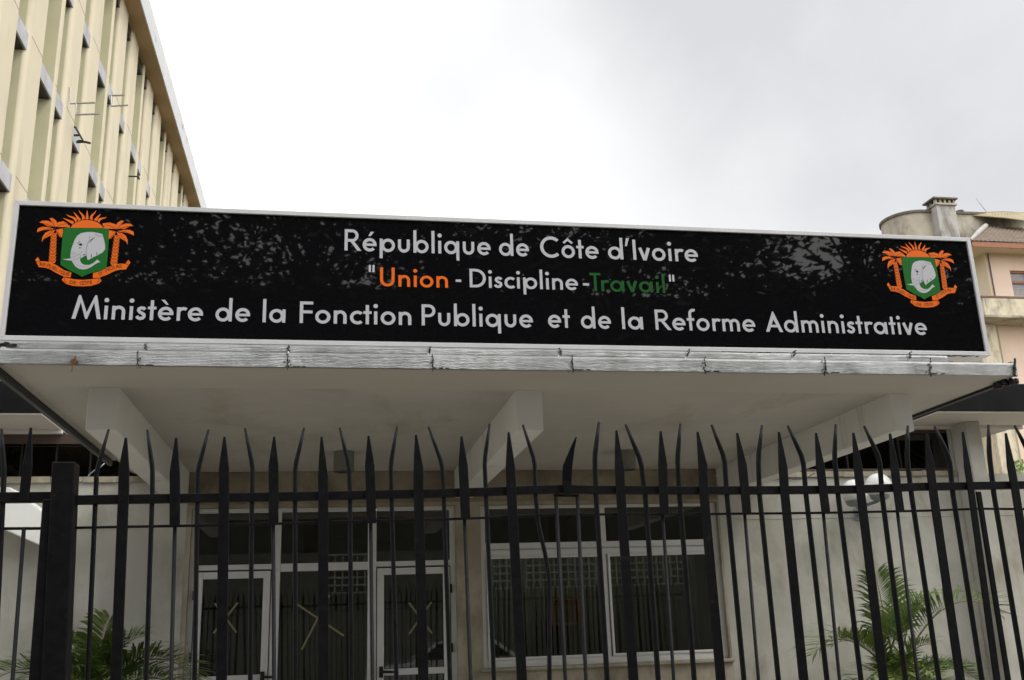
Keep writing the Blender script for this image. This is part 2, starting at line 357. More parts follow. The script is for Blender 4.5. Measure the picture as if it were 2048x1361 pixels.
# pleated curtain behind the big window
cu = MB(); n = 240; pts = []
for k in range(n + 1):
    xx = 1.35 + 2.6 * k / n; pts.append((xx, 10.6 + .022 * math.sin(k * 1.35) + .01 * math.sin(k * .37)))
vs = [(a, c, z) for z in (.5, 2.35) for a, c in pts]; cu.add(vs, [(k, k + 1, n + 2 + k, n + 1 + k) for k in range(n)])
cur = cu.build('pleated_curtain', M_curtain, smooth=True); tag(cur, 'pleated grey green curtain hanging behind the large window', 'curtain')
a, c = atY(1101, 1197, 10.45), atY(1161, 1250, 10.45)
pic = thing('framed_picture', 'small brown framed picture seen through the left pane of the large window', 'picture', (a.x, 10.45, c.z))
t = .022
MB().box(a.x, c.x, 10.45, 10.48, c.z, c.z + t).box(a.x, c.x, 10.45, 10.48, a.z - t, a.z).box(a.x, a.x + t, 10.451, 10.48, c.z + t, a.z - t).box(c.x - t, c.x, 10.451, 10.48, c.z + t, a.z - t).build('frame', M_picwood, pic)
MB().box(a.x + t, c.x - t, 10.462, 10.475, c.z + t, a.z - t).build('print', M_pic, pic)

# white sloping concrete beam at the far left of the wall
pts = [atY(x, y, 9.2) for x, y in ((-60, 975), (20, 975), (100, 1033), (118, 1108), (10, 1061), (-60, 1035))]
fixn(MB().prism([(p.x, 9.2, p.z) for p in pts], 0, (0, .29, 0)).build('sloping_beam', M_beam, bld, bevel=.01))
# ------------------------------------------------------------------ canopy
CZ = 3.10; CX0, CX1, CYF = -1.768, 4.435, 5.675
can = MB().box(CX0, CX1, 6.2, WY + .2, CZ, 3.19).build('canopy', M_soffit, bld)
MB().box(CX0, CX1, CYF + .012, 6.2, CZ - .001, 3.188).build('front_band', M_soffit_band, can)
MB().box(CX0 - .028, CX0, CYF + .012, 8.79, CZ - .010, 3.20).build('edge_trim', M_soffit, can, bevel=.004)
MB().box(CX0 - .055, CX0 - .029, CYF + .012, 8.79, CZ - .055, 3.21).build('drip_edge', M_tar, can)
MB().box(CX1, CX1 + .03, CYF + .012, 8.79, CZ + .004, 3.20).build('edge_trim', M_galv, can)
MB().box(CX1 + .031, CX1 + .07, CYF + .2, 8.79, CZ - .012, 3.21).build('drip_edge', M_tar, can)
for x0, x1 in ((-1.437, -1.262), (1.186, 1.362), (3.845, 3.995)):
    MB().box(x0, x1, 6.205, WY - .001, 2.835, CZ + .02).build('beam', M_beam, can, bevel=.006)
# flashing foil pieces
def strip(px0, px1, prof, seed, yy):
    x0, x1 = X(px0, yy, 5.67), X(px1, yy, 5.67); n = max(6, int((x1 - x0) / .035)); q = MB(); vs = []
    for i in range(n + 1):
        xx = x0 + (x1 - x0) * i / n
        for k, (y, z) in enumerate(prof):
            d = noise.noise((xx * 5 + seed, k * .08, 0)) * .004 + noise.noise((xx * 22, k * .25 + seed, 1)) * .0010
            dz = noise.noise((xx * 7, seed, 4)) * .0022
            vs.append((xx, y + d, z + dz))
    m_ = len(prof)
    fs = [(i * m_ + k, (i + 1) * m_ + k, (i + 1) * m_ + k + 1, i * m_ + k + 1) for i in range(n) for k in range(m_ - 1)]
    q.add(vs, fs); o = q.build('flashing', M_foil, can)
    md = o.modifiers.new('solid', 'SOLIDIFY'); md.thickness = .002
    return o
lowp = [(5.676, 3.094), (5.666, 3.096), (5.664, 3.101), (5.664, 3.125), (5.664, 3.155), (5.664, 3.172), (5.680, 3.188), (5.73, 3.197)]
upp = [(5.724, 3.195), (5.722, 3.205), (5.722, 3.225), (5.722, 3.234), (5.735, 3.247), (5.76, 3.252), (5.80, 3.256)]
jl = [-140, 275, 575, 866, 1145, 1410, 1651, 1862, 2032]
for k in range(len(jl) - 1): strip(jl[k], jl[k + 1] - 1, [(y + .004 * (k % 2), z) for y, z in lowp], k * 3.1, 725)
ju = [-140, 290, 577, 859, 1121, 1377, 1590, 1822, 1905]
for k in range(len(ju) - 1): strip(ju[k], ju[k + 1] - 1.5, [(y + .003 * (k % 2), z) for y, z in upp], 50 + k * 2.7, 695)
# tar blobs along joints
rr = random.Random(11)
def blob(px, py, w_, h_, Y=5.655):
    p = atY(px, py, Y); n = 9
    poly = []
    for k in range(n):
        a = 2 * PI * k / n; q = rr.uniform(.55, 1.1); poly.append((p.x + w_ * q * math.cos(a), Y + rr.random() * .002, p.z + h_ * q * math.sin(a)))
    tb.prism(poly, 0, (0, .012, 0))
for px in jl[1:-1]:
    tb = MB(); y0, y1 = 703 + px * .008, 733 + px * .0095
    for k in range(7): blob(px + rr.uniform(-1.5, 1.5) + (k % 2), y0 + (y1 - y0) * k / 6, rr.uniform(.0015, .0035), rr.uniform(.006, .012))
    for k in range(4): blob(px + rr.uniform(-9, 7), rr.uniform(y0 + 2, y1), rr.uniform(.002, .005), rr.uniform(.002, .004))
    for k in range(4): blob(px + k * 8 + rr.uniform(0, 9), 732.5 + (px - 500) * .0105, rr.uniform(.008, .02), .002)
    tb.build('sealant', M_tar, can)
for px in ju[1:-1]:
    tb = MB(); y0 = 684 + px * .0105
    for k in range(5): blob(px + rr.uniform(-2, 2), y0 + 1 + k * 2.6, rr.uniform(.003, .007), rr.uniform(.004, .007), 5.712)
    tb.build('sealant', M_tar, can)
tb = MB()
for k in range(14): blob(rr.uniform(0, 34), rr.uniform(684, 693), rr.uniform(.006, .02), rr.uniform(.003, .006), 5.712)
tb.build('sealant', M_tar, can)
tb = MB()
for k in range(75):
    px = 1450 + 510 * k / 75 + rr.uniform(-3, 3); blob(px, 690 + (px - 500) * .0152 + rr.uniform(-1.2, 1.2), rr.uniform(.012, .035), rr.uniform(.002, .0045), 5.79)
tb.build('sealant', M_tar, can)
tb = MB()
for k in range(12): blob(2031 + rr.uniform(-1, 1.5), 718 + k * 3, .007, .009)
tb.build('sealant', M_tar, can)
lump = MB()
for k in range(12):
    p = Vector((4.45 + rr.uniform(-.03, .03), 5.72 + rr.uniform(0, .16), 3.078 + rr.uniform(-.015, .015))); w_ = rr.uniform(.5, 1)
    lump.lathe(p, [(.001, -.03 * w_), (.03 * w_, -.02 * w_), (.035 * w_, 0), (.03 * w_, .02), (.001, .03)], 8)
lump.build('torn_membrane', M_tar, can)
# rusty nail on the fascia
p = atY(147, 722, 5.65)
nl = MB(); rr2 = random.Random(2)
nl.prism([(p.x + .022 * math.cos(a) * rr2.uniform(.6, 1), 5.652, p.z + .02 * math.sin(a) * rr2.uniform(.6, 1) - .003) for a in [k * PI / 5 for k in range(10)]], 0, (0, .01, 0))
nl.box(p.x + .004, p.x + .009, 5.648, 5.66, p.z - .02, p.z + .028); nl.box(p.x - .006, p.x + .0, 5.648, 5.655, p.z - .062, p.z - .015)
nl.build('rusty_spike', M_rust, can)

# lamps on the soffit
for px, py, lab in ((688, 914, 'grey cylindrical ceiling lamp under the canopy between left and middle beams'), (1251.5, 910, 'grey cylindrical ceiling lamp under the canopy between middle and right beams')):
    Yl = 8.45; p = atY(px, py, Yl); R_ = .086
    t = thing('ceiling_lamp', lab, 'lamp', (p.x, Yl, CZ), 'cylinder lamps under the canopy')
    MB().lathe((p.x, Yl, CZ), [(R_ - .012, -.17), (R_, -.172), (R_, -.155), (R_ + .002, -.153), (R_ + .002, -.15), (R_, -.148), (R_, 0)], 40).build('housing', M_lampcan, t, smooth=False)
    MB().lathe((p.x, Yl, CZ), [(.001, -.15), (R_ - .014, -.15)], 40).build('lens', M_lampin, t)
# twin globe wall lamp
g1, g2 = atY(1708.5, 985, 9.2), atY(1757, 973, 9.22)
t = thing('globe_wall_lamp', 'twin white globe lamp on grey bracket mounted on the outer wall', 'lamp', (5.3, WY, 2.55))
def sphere(c, R_, n=32, m=16):
    q = MB(); q.lathe(c, [(max(.0005, R_ * math.sin(PI * k / m)), -R_ * math.cos(PI * k / m)) for k in range(m + 1)], n); return q
def gz(p, s): return (p.x, p.y, p.z)
sphere(gz(g1, 0), .128).build('globe', M_globe, t, smooth=True); sphere(gz(g2, 0), .132).build('globe', M_globe, t, smooth=True)
for gg in (g1, g2): MB().lathe((gg.x, gg.y, gg.z), [(.10, -.085), (.085, -.125), (.05, -.14), (.02, -.145)], 24).build('collar', M_bracket, t, smooth=True)
bc = Vector(((g1.x + g2.x) / 2 + .02, WY - .06, 2.66))
MB().tube([(g1.x, g1.y, g1.z - .13), (g1.x + .03, g1.y + .03, g1.z - .15), (bc.x, bc.y - .1, bc.z + .03), (g2.x - .03, g2.y + .03, g2.z - .15), (g2.x, g2.y, g2.z - .13)], .018, 10).tube([(bc.x, bc.y - .1, bc.z + .03), (bc.x, bc.y + .06, bc.z - .06)], .022, 10).box(bc.x - .03, bc.x + .05, WY - .02, WY - .003, 2.56, 2.68).build('bracket', M_bracket, t, bevel=.003)

# loose cables
def cable(pts, Y, label, m=M_galv, rad=.004):
    P = [atY(x, y, Y) for x, y in pts]; o = MB().tube(P, rad, 6).build('hanging_cable', m, smooth=True); return tag(o, label, 'cable')
cable([(209, 927), (202, 934), (196, 937), (190, 940), (183, 946), (178, 951), (172, 961), (168, 970)], 9.3, 'thin grey cable hanging below the left louvre band beside the gate post', M_galv, .005)
cable([(1573, 955), (1585, 958.5), (1600, 959), (1612, 957), (1620, 952), (1630, 946)], 9.35, 'thin black cable sagging along the wall near the right beam', M_rubber)

# ------------------------------------------------------------------ sign
SY = 5.80
sx0, sx1, sz0, sz1 = -1.842, 4.372, 3.268, 4.122
sgn = thing('ministry_sign', 'long glossy black ministry name board in an aluminium frame standing on the canopy edge', 'sign', (1.27, SY, sz0))
seams = [sx0 + .03, X(873, 560, SY), X(1257, 580, SY), sx1 - .03]
for k in range(3):
    MB().box(seams[k] + .0008, seams[k + 1] - .0008, SY, SY + .12, sz0 + .02, sz1 - .02).build('panel', M_acrylic, sgn)
fr = MB(); fw = .028
y0, y1 = SY - .012, SY + .14
fr.prism([(sx0, y0, sz0), (sx0 + fw, y0, sz0 + fw), (sx0 + fw, y0, sz1 - fw), (sx0, y0, sz1)], 0, (0, y1 - y0, 0))
fr.prism([(sx1, y0, sz0), (sx1, y0, sz1), (sx1 - fw, y0, sz1 - fw), (sx1 - fw, y0, sz0 + fw)], 0, (0, y1 - y0, 0))
fr.prism([(sx0 + .001, y0, sz1), (sx0 + fw + .001, y0, sz1 - fw), (sx1 - fw - .001, y0, sz1 - fw), (sx1 - .001, y0, sz1)], 0, (0, y1 - y0, 0))
fr.prism([(sx0 + .001, y0, sz0), (sx1 - .001, y0, sz0), (sx1 - fw - .001, y0, sz0 + fw), (sx0 + fw + .001, y0, sz0 + fw)], 0, (0, y1 - y0, 0))
fixn(fr.build('frame', M_signframe, sgn, bevel=.002))
bk = MB().box(sx0 + .05, sx1 - .05, SY + .12, SY + .135, sz0 + .04, sz1 - .04)
for xx in (-1.2, .4, 2.0, 3.7): bk.prism([(xx, SY + .14, 3.9), (xx, SY + .14, 3.84), (xx, SY + .75, 3.19), (xx, SY + .81, 3.19)], 0, (.04, 0, 0))
bk.build('back_bracing', M_galv, sgn)

# geometric sans glyphs, cap height 1
W = .140; XH = .61; ASC = 1.07; DES = -.31
def ring(cx_, cy_, R_, a0=0, a1=360, w_=W, ry=None):
    n = max(6, int(abs(a1 - a0) / 9)); ry = ry or R_; o_, i_ = [], []
    for k in range(n + 1):
        a = math.radians(a0 + (a1 - a0) * k / n); o_.append((cx_ + R_ * math.cos(a), cy_ + ry * math.sin(a))); i_.append((cx_ + (R_ - w_) * math.cos(a), cy_ + (ry - w_) * math.sin(a)))
    return [[o_[k], o_[k + 1], i_[k + 1], i_[k]] for k in range(n)]
def rc(x0, y0, x1, y1): return [[(x0, y0), (x1, y0), (x1, y1), (x0, y1)]]
def dot(cx_, cy_, r_): return [[(cx_ + r_ * math.cos(k * PI / 10), cy_ + r_ * math.sin(k * PI / 10)) for k in range(20)]]
def pl(*pts): return [list(pts)]
def strk(pts, w_=W):
    out = []; P = [Vector((p[0], p[1])) for p in pts]; L, R_ = [], []
    for i, p in enumerate(P):
        a = (P[i] - P[i - 1]).normalized() if i else (P[1] - P[0]).normalized(); c = (P[i + 1] - P[i]).normalized() if i < len(P) - 1 else a
        n = Vector((-(a + c).y, (a + c).x)).normalized(); k = w_ / 2 / max(.5, n.dot(Vector((-a.y, a.x))))
        L.append(p + n * k); R_.append(p - n * k)
    for i in range(len(P) - 1): out.append([tuple(R_[i]), tuple(R_[i + 1]), tuple(L[i + 1]), tuple(L[i])])
    return out
Rb = XH / 2 + .012; CB = XH / 2
BW = .70
def glyph(ch):
    # returns (list of primitives [each a list of quads], ink width, left bearing, right bearing)
    st, ro, dg = .085, .055, .02
    if ch in 'dq': return [ring(Rb, CB, Rb), rc(BW - W, 0 if ch == 'd' else DES, BW, ASC if ch == 'd' else XH)], BW, ro, st
    if ch == 'a': return [ring(Rb, CB, Rb), rc(BW - W, 0, BW, XH)], BW, ro, st
    if ch in 'bp': return [ring(BW - Rb, CB, Rb), rc(0, 0 if ch == 'b' else DES, W, ASC if ch == 'b' else XH)], BW, st, ro
    if ch in 'eéèê': 
        g = [ring(Rb, CB, Rb, 0, 318), rc(W * .6, CB - .058, 2 * Rb - .004, CB + .058)]
        if ch == 'é': g.append(pl((.26, .71), (.36, .71), (.52, .92), (.36, .92)))
        if ch == 'è': g.append(pl((.10, .93), (.26, .93), (.42, .71), (.32, .71)))
        return g, 2 * Rb, ro, ro
    if ch in 'oô':
        g = [ring(Rb, CB, Rb)]
        if ch == 'ô': g += [strk([(.10, .72), (.31, .90), (.52, .72)], .10)]
        return g, 2 * Rb, ro, ro
    if ch == 'c': return [ring(Rb, CB, Rb, 47, 313)], 1.62 * Rb, ro, .03
    if ch == 'l': return [rc(0, 0, W, ASC)], W, st, st
    if ch == 'i': return [rc(0, 0, W, XH), dot(W / 2, .86, .098)], W, st, st
    if ch == 'n': return [rc(0, 0, W, XH), ring(.27, XH - .26, .27, 0, 160, W, .272), rc(.54 - W, 0, .54, XH - .25)], .54, st, st
    if ch == 'm': return [rc(0, 0, W, XH), ring(.25, XH - .25, .25, 0, 160, W, .262), rc(.50 - W, 0, .50, XH - .24), ring(.60, XH - .25, .25, 0, 160, W, .262), rc(.85 - W, 0, .85, XH - .24)], .85, st, st
    if ch == 'u': return [rc(0, .25, W, XH), ring(.27, .26, .27, 180, 360, W, .272), rc(.54 - W, .25, .54, XH)], .54, st, st
    if ch == 'r': return [rc(0, 0, W, XH), ring(.27, XH - .26, .27, 52, 165, W, .272)], .40, st, .0
    if ch == 's': return [strk([(.36, .47), (.30, .535), (.20, .545), (.115, .50), (.10, .43), (.15, .36), (.25, .305), (.33, .25), (.335, .165), (.28, .09), (.18, .065), (.09, .10), (.04, .175)], .135)], .41, .04, .045
    if ch == 't': return [rc(.10, 0, .10 + W, .90), rc(0, XH - .125, .35, XH)], .35, .02, .02
    if ch == 'f': return [rc(.10, 0, .10 + W, .84), ring(.10 + .24, .83, .24, 62, 180, W, .25), rc(0, XH - .125, .36, XH)], .40, .02, .0
    if ch == 'v': return [strk([(.075, XH), (.28, .0 + .0), ], .15), strk([(.485, XH), (.28, 0)], .15)], .56, dg, dg
    if ch == 'I': return [rc(0, 0, W, 1)], W, .10, .09
    if ch == 'R': return [rc(0, 0, W, 1), rc(W * .9, 1 - .135, .33, 1), rc(W * .9, .41, .33, .545), ring(.33, .705, .295, -90, 90, .135), pl((.24, .45), (.58, 0), (.76, 0), (.41, .46))], .74, .10, .02
    if ch == 'P': return [rc(0, 0, W, 1), rc(W * .9, 1 - .135, .31, 1), rc(W * .9, .39, .31, .525), ring(.31, .695, .305, -90, 90, .135)], .615, .10, .04
    if ch == 'D': return [rc(0, 0, W, 1), rc(W * .9, 1 - .135, .30, 1), rc(W * .9, 0, .30, .135), ring(.30, .5, .50, -90, 90, .145)], .80, .10, .06
    if ch == 'C': return [ring(.52, .5, .52, 45, 315, .15)], .90, .06, .05
    if ch == 'F': return [rc(0, 0, W, 1), rc(W * .9, 1 - .135, .55, 1), rc(W * .9, .45, .53, .585)], .55, .10, .04
    if ch == 'M': return [pl((0, 0), (.155, 0), (.315, .74), (.30, 1.06), (.215, 1.06)), pl((.215, 1.06), (.30, 1.06), (.585, .29), (.585, .0), (.545, 0), ), pl((.955, 1.06), (.87, 1.06), (.585, .29), (.585, 0), (.625, 0)), pl((1.17, 0), (1.015, 0), (.855, .74), (.87, 1.06), (.955, 1.06))], 1.17, .03, .03
    if ch == 'A': return [pl((0, 0), (.165, 0), (.455, .70), (.455, 1.03), (.40, 1.03)), pl((.85, 0), (.685, 0), (.395, .70), (.395, 1.03), (.45, 1.03)), rc(.20, .23, .65, .355)], .85, .02, .02
    if ch == 'U': return [rc(0, .32, W, 1), ring(.335, .335, .335, 180, 360, W, .345), rc(.67 - W, .32, .67, 1)], .67, .09, .09
    if ch == 'T': return [rc(.20, 0, .20 + W, 1), rc(0, 1 - .135, .55, 1)], .55, .01, -.08
    if ch == '-': return [rc(0, .27, .28, .40)], .28, .05, .05
    if ch == '"': return [rc(0, .62, .11, 1.0), rc(.19, .62, .30, 1.0)], .30, .05, .05
    if ch == "'": return [pl((0, .66), (.09, .66), (.21, 1.06), (.07, 1.06))], .21, .02, .05
    return [], .3, 0, 0
def put_word(q, txt, X0, X1, Z0, H, Yf):
    gl = [glyph(c) for c in txt]; tot = 0; pos = []
    for k, (g, w_, lb, rb) in enumerate(gl):
        if k: tot += gl[k - 1][3] + lb
        pos.append(tot); tot += w_
    sx = (X1 - X0) / tot
    for (g, w_, lb, rb), p0 in zip(gl, pos):
        for k, prim in enumerate(g):
            yy = Yf - .0004 * k
            for quad in prim: q.flat([(X0 + (p0 + a) * sx, yy, Z0 + c * H) for a, c in quad])
YT = SY - .0022
def line(words, name, m, capH_px):
    ps = [(atY(a[0], a[1], SY), atY(c[0], c[1], SY)) for _, a, c in words]
    Z0 = sum(p.z for ab in ps for p in ab) / (2 * len(ps))
    for (tx, _, _), (a, c) in zip(words, ps):
        q = MB(); put_word(q, tx, a.x, c.x, a.z * .5 + Z0 * .5, capH_px, YT); q.build(name, m, sgn)
H1 = atY(689, 459, SY).z - atY(689, 501.5, SY).z
H2 = atY(949, 539, SY).z - atY(949, 576, SY).z
H3 = atY(846, 610, SY).z - atY(846, 652.3, SY).z
line([('République', (689, 501.5), (981.6, 512)), ('de', (998.4, 511.5), (1058.4, 514)), ('Côte', (1081, 515), (1197.8, 518)), ("d'Ivoire", (1216.6, 518.5), (1396.7, 524.5))], 'lettering', M_white_letter, H1)
line([('"', (737.3, 566.6), (749, 567)), ('-', (911.5, 574.5), (922.7, 575)), ('Discipline', (939.5, 575.5), (1156.5, 582)), ('-', (1166.5, 582), (1178.5, 583)), ('"', (1340, 586), (1350.7, 586.5))], 'lettering', M_white_letter, H2)
line([('Union', (760, 573), (896, 576))], 'lettering', M_orange, H2)
line([('Travail', (1180.5, 583), (1330.7, 585.5))], 'lettering', M_green_l, H2)
line([('Ministère', (142.9, 638.8), (405.6, 642.5)), ('de', (430.4, 643), (499.7, 645)), ('la', (524.9, 645.5), (570.6, 646.5)), ('Fonction', (599, 647), (822.7, 651.5)), ('Publique', (843.4, 652), (1066.4, 655)),
      ('et', (1096.5, 655.5), (1140.5, 656.5)), ('de', (1162.5, 657), (1222.6, 658)), ('la', (1244.6, 658.5), (1286.6, 659.5)), ('Reforme', (1311.5, 660.4), (1511.5, 663.5)), ('Administrative', (1532, 663.8), (1855, 669))], 'lettering', M_white_letter, H3)

# coat of arms, laid out in the emblem's own plane
EM = lambda p: atY(50 + p[0] / 7.1625, 400 + p[1] / 7.1625, SY)
ctr = (EM((881, 407)).x + EM((815, 1108)).x) / 2
def emblem(shift):
    sh = EM((0, 0))
    em = bpy.data.objects.new('coat_of_arms', None); COL.objects.link(em); em.parent = sgn
    lvl = [0]
    def P(pts, mir=False, lift=0):
        out = []
        for p in pts:
            v = EM(p); xx = 2 * ctr - v.x if mir else v.x; out.append((xx + shift, SY - .0022 - .0004 * lift, v.z))
        return out
    def poly(q, pts, mir=False, lift=0): q.flat(P(pts, mir, lift))
    def ln(q, pts, w_=.0022, mir=False, lift=4):
        A = P(pts, mir, lift); s2 = strk([(a[0], a[2]) for a in A], w_)
        for quad in s2: q.flat([(a, A[0][1], c) for a, c in quad])
    shd = MB(); poly(shd, [(555, 400), (1207, 415), (1200, 600), (1190, 760), (1170, 985), (1080, 1020), (950, 1052), (870, 1082), (815, 1108), (765, 1072), (650, 1022), (508, 935), (520, 760), (538, 560)], lift=3)
    so = shd.build('shield', M_green, em)
    el = MB()
    poly(el, [(750, 520), (800, 485), (880, 467), (960, 465), (1040, 478), (1110, 495), (1122, 530), (1140, 600), (1150, 650), (1150, 710), (1120, 755), (1050, 795), (990, 822), (935, 852), (903, 870), (890, 840), (878, 800), (845, 815), (815, 838), (800, 828), (790, 870), (812, 915), (860, 937), (920, 937), (985, 907), (1030, 868), (1046, 860), (1058, 880), (1085, 895), (1045, 905), (1000, 932), (950, 968), (890, 995), (830, 1003), (770, 990), (720, 955), (688, 905), (668, 875), (600, 870), (540, 850), (600, 852), (655, 842), (653, 790), (665, 715), (690, 640), (720, 565)], lift=5)
    el.build('elephant_head', M_white_letter, em)
    k = MB()
    ln(k, [(930, 520), (930, 570), (900, 630), (882, 700), (878, 780), (892, 850)], .0016, lift=7)
    for pg in ([(1008, 538), (965, 580), (922, 622), (950, 572)], [(765, 640), (800, 628), (830, 640), (805, 668)], [(750, 632), (775, 605), (797, 600), (775, 618)], [(772, 688), (812, 686), (788, 704)], [(803, 760), (832, 738), (818, 756)], [(824, 806), (850, 782), (872, 788), (845, 800)], [(955, 768), (962, 820), (945, 830)], [(1022, 738), (1042, 790), (1030, 792)]): poly(k, pg, lift=7)
    ln(k, [(660, 836), (720, 815), (785, 778), (800, 800), (795, 825)], .0014, lift=7); ln(k, [(668, 876), (735, 858), (800, 828)], .0014, lift=7)
    ln(k, [(665, 768), (700, 762), (732, 770)], .0012, lift=7); ln(k, [(662, 790), (690, 784), (715, 792)], .0012, lift=7); ln(k, [(1005, 495), (1050, 520), (1118, 527)], .0016, lift=7)
    c0 = [(700, 895), (730, 930), (770, 955), (815, 968), (860, 968), (905, 958), (945, 935), (985, 912)]; c1 = [(712, 885), (745, 912), (782, 935), (818, 945), (858, 946), (898, 940), (935, 922), (970, 900)]
    n = 17
    for i in range(n):
        tt = i / (n - 1) * (len(c0) - 1); a = min(int(tt), len(c0) - 2); fr_ = tt - a
        A = [c0[a][j] + (c0[a + 1][j] - c0[a][j]) * fr_ for j in (0, 1)]; B = [c1[a][j] + (c1[a + 1][j] - c1[a][j]) * fr_ for j in (0, 1)]
        ln(k, [tuple(A), (B[0] * .5 + A[0] * .5, B[1] * .5 + A[1] * .5)], .0016, lift=7)
    k.build('elephant_lines', M_ink, em)
    su = MB(); poly(su, [(652, 402), (690, 352), (740, 320), (810, 297), (890, 290), (970, 300), (1040, 325), (1090, 358), (1130, 408)], lift=1)
    c = (890, 430)
    for tip, wav in (((470, 372), 1), ((550, 265), 0), ((605, 205), 1), ((698, 178), 0), ((785, 145), 1), ((893, 150), 0), ((1008, 150), -1), ((1085, 205), 0), ((1160, 238), -1), ((1235, 330), 0)):
        d = Vector((tip[0] - c[0], (tip[1] - c[1]) * 1.0)); L = d.length; d.normalize(); nn = Vector((-d.y, d.x))
        ang = math.atan2(d.y, d.x); rx, ry = 250, 143
        r0 = 1 / math.sqrt((math.cos(ang) / rx) ** 2 + (math.sin(ang) / ry) ** 2) + 4
        A = []; B = []
        for i in range(7):
            f_ = i / 6; hw = 21 * (1 - f_) ** .8 + 1.5; off_ = wav * 14 * math.sin(f_ * PI * 1.6); pc = Vector(c) + d * (r0 + (L - r0) * f_) + nn * off_
            A.append(pc + nn * hw); B.append(pc - nn * hw)
        poly(su, [tuple(v) for v in A] + [tuple(v) for v in reversed(B)], lift=1)
    su.build('rising_sun', M_orange, em)
    kk = MB(); ln(kk, [(652, 398), (690, 350), (740, 318), (810, 295), (890, 288), (970, 298), (1040, 323), (1090, 356), (1132, 408)], .003, lift=2); kk.build('sun_outline', M_ink, em)
    FR = [[(430, 385), (380, 325), (350, 268), (400, 262), (450, 300), (465, 350)], [(430, 388), (330, 385), (240, 337), (205, 330), (250, 300), (330, 300), (405, 340)],
          [(430, 425), (330, 432), (230, 450), (168, 472), (185, 412), (250, 388), (345, 394)], [(435, 435), (390, 505), (310, 548), (262, 575), (240, 612), (248, 540), (290, 475), (360, 442)],
          [(430, 392), (470, 322), (550, 308), (610, 340), (640, 392), (540, 396)], [(440, 430), (545, 412), (548, 470), (530, 552), (490, 525), (458, 470)]]
    for mir in (False, True):
        pm = MB(); dk = MB()
        for fi, fpoly in enumerate(FR):
            # frayed outline: tuck small notches between the outline points
            ctrp = Vector((sum(p[0] for p in fpoly) / len(fpoly), sum(p[1] for p in fpoly) / len(fpoly))); out = []
            for i in range(len(fpoly)):
                a = Vector(fpoly[i]); c_ = Vector(fpoly[(i + 1) % len(fpoly)]); L = (c_ - a).length; n_ = max(1, int(L / 26))
                for j in range(n_):
                    q_ = a + (c_ - a) * (j / n_); out.append(tuple(q_))
                    if n_ > 1:
                        q2 = a + (c_ - a) * ((j + .5) / n_); out.append(tuple(q2 + (ctrp - q2).normalized() * 4))
            poly(pm, out, mir, lift=1 + fi * .3)
            tipp = fpoly[2] if fi < 2 else fpoly[3]
            ln(dk, [(430, 400), ((430 + tipp[0]) / 2 + (0 if fi else 8), (400 + tipp[1]) / 2 - (10 if tipp[1] < 480 else -4)), tipp], .0022, mir, lift=3.5)
        # scaly trunk
        N = 9
        for i in range(N):
            f0 = i / N; yt = 470 + (905 - 470) * f0; yb = 470 + (905 - 470) * (i + 1) / N; xc = 418 - 28 * (yt - 470) / 435; xb = 418 - 28 * (yb - 470) / 435; hw = 38 + 12 * f0
            poly(pm, [(xc - hw - 8, yt), (xc, yt + 14), (xc + hw + 8, yt), (xb + hw - 8, yb + 3), (xb, yb + 8), (xb - hw + 8, yb + 3)], mir, lift=1 + (i % 2) * .4)
            ln(dk, [(xc - hw, yt + 8), (xc - 4, yt + 34), (xc + hw, yt + 8)], .0022, mir, lift=3.5)
        pm.build('palm', M_orange, em); dk.build('palm_lines', M_ink, em)
        rb = MB(); poly(rb, [(150, 862), (185, 825), (205, 850), (218, 885), (300, 885), (380, 905), (470, 950), (560, 1010), (665, 1045), (655, 1116), (560, 1105), (450, 1052), (350, 992), (280, 974), (200, 967), (165, 895)], mir, lift=2)
        rb.build('ribbon', M_orange, em); rk = MB(); ln(rk, [(165, 893), (218, 885)], .0022, mir, 4); rk.build('ribbon_fold', M_ink, em)
    cb = MB(); poly(cb, [(528, 1150), (556, 1113), (700, 1140), (820, 1150), (940, 1142), (1075, 1125), (1097, 1165), (1060, 1200), (950, 1235), (820, 1243), (690, 1235), (590, 1210)], lift=1.5); cb.build('ribbon', M_orange, em)
    ck = MB(); ln(ck, [(575, 1125), (562, 1150), (600, 1200)], .0022); ln(ck, [(1050, 1130), (1068, 1155), (1035, 1195)], .0022); ck.build('ribbon_fold', M_ink, em)
    # ribbon lettering
    def small(txt, path, hgt):
        tx = MB()
        P3 = [EM(p) for p in path]; seg = [0]
        for i in range(1, len(P3)): seg.append(seg[-1] + (P3[i] - P3[i - 1]).length)
        for i, ch in enumerate(txt):
            if ch == ' ': continue
            s_ = seg[-1] * (i + .5) / len(txt); j = max(k for k in range(len(seg) - 1) if seg[k] <= s_); f_ = (s_ - seg[j]) / (seg[j + 1] - seg[j])
            p = P3[j].lerp(P3[j + 1], f_); d = (P3[j + 1] - P3[j]).normalized()
            cv = bpy.data.curves.new('t', 'FONT'); cv.body = ch; cv.size = hgt * 1.75; cv.align_x = 'CENTER'; cv.resolution_u = 3
            to = bpy.data.objects.new('t', cv); me = to.to_mesh()
            vs = [(p.x + shift + v.co.x * d.x - v.co.y * d.z, SY - .0022 - .0004 * 4, p.z + v.co.x * d.z + v.co.y * d.x) for v in me.vertices]
            tx.add(vs, [tuple(q_.vertices) for q_ in me.polygons]); to.to_mesh_clear(); bpy.data.objects.remove(to); bpy.data.curves.remove(cv)
        tx.build('ribbon_lettering', M_ink, em)
    hs = EM((400, 900)).z - EM((400, 940)).z
    small('REPUBLIQUE', [(205, 948), (290, 955), (370, 985), (470, 1035), (560, 1080), (640, 1095)], hs)
    small('DE CÔTE', [(640, 1205), (720, 1215), (820, 1220), (910, 1215), (975, 1205)], hs)
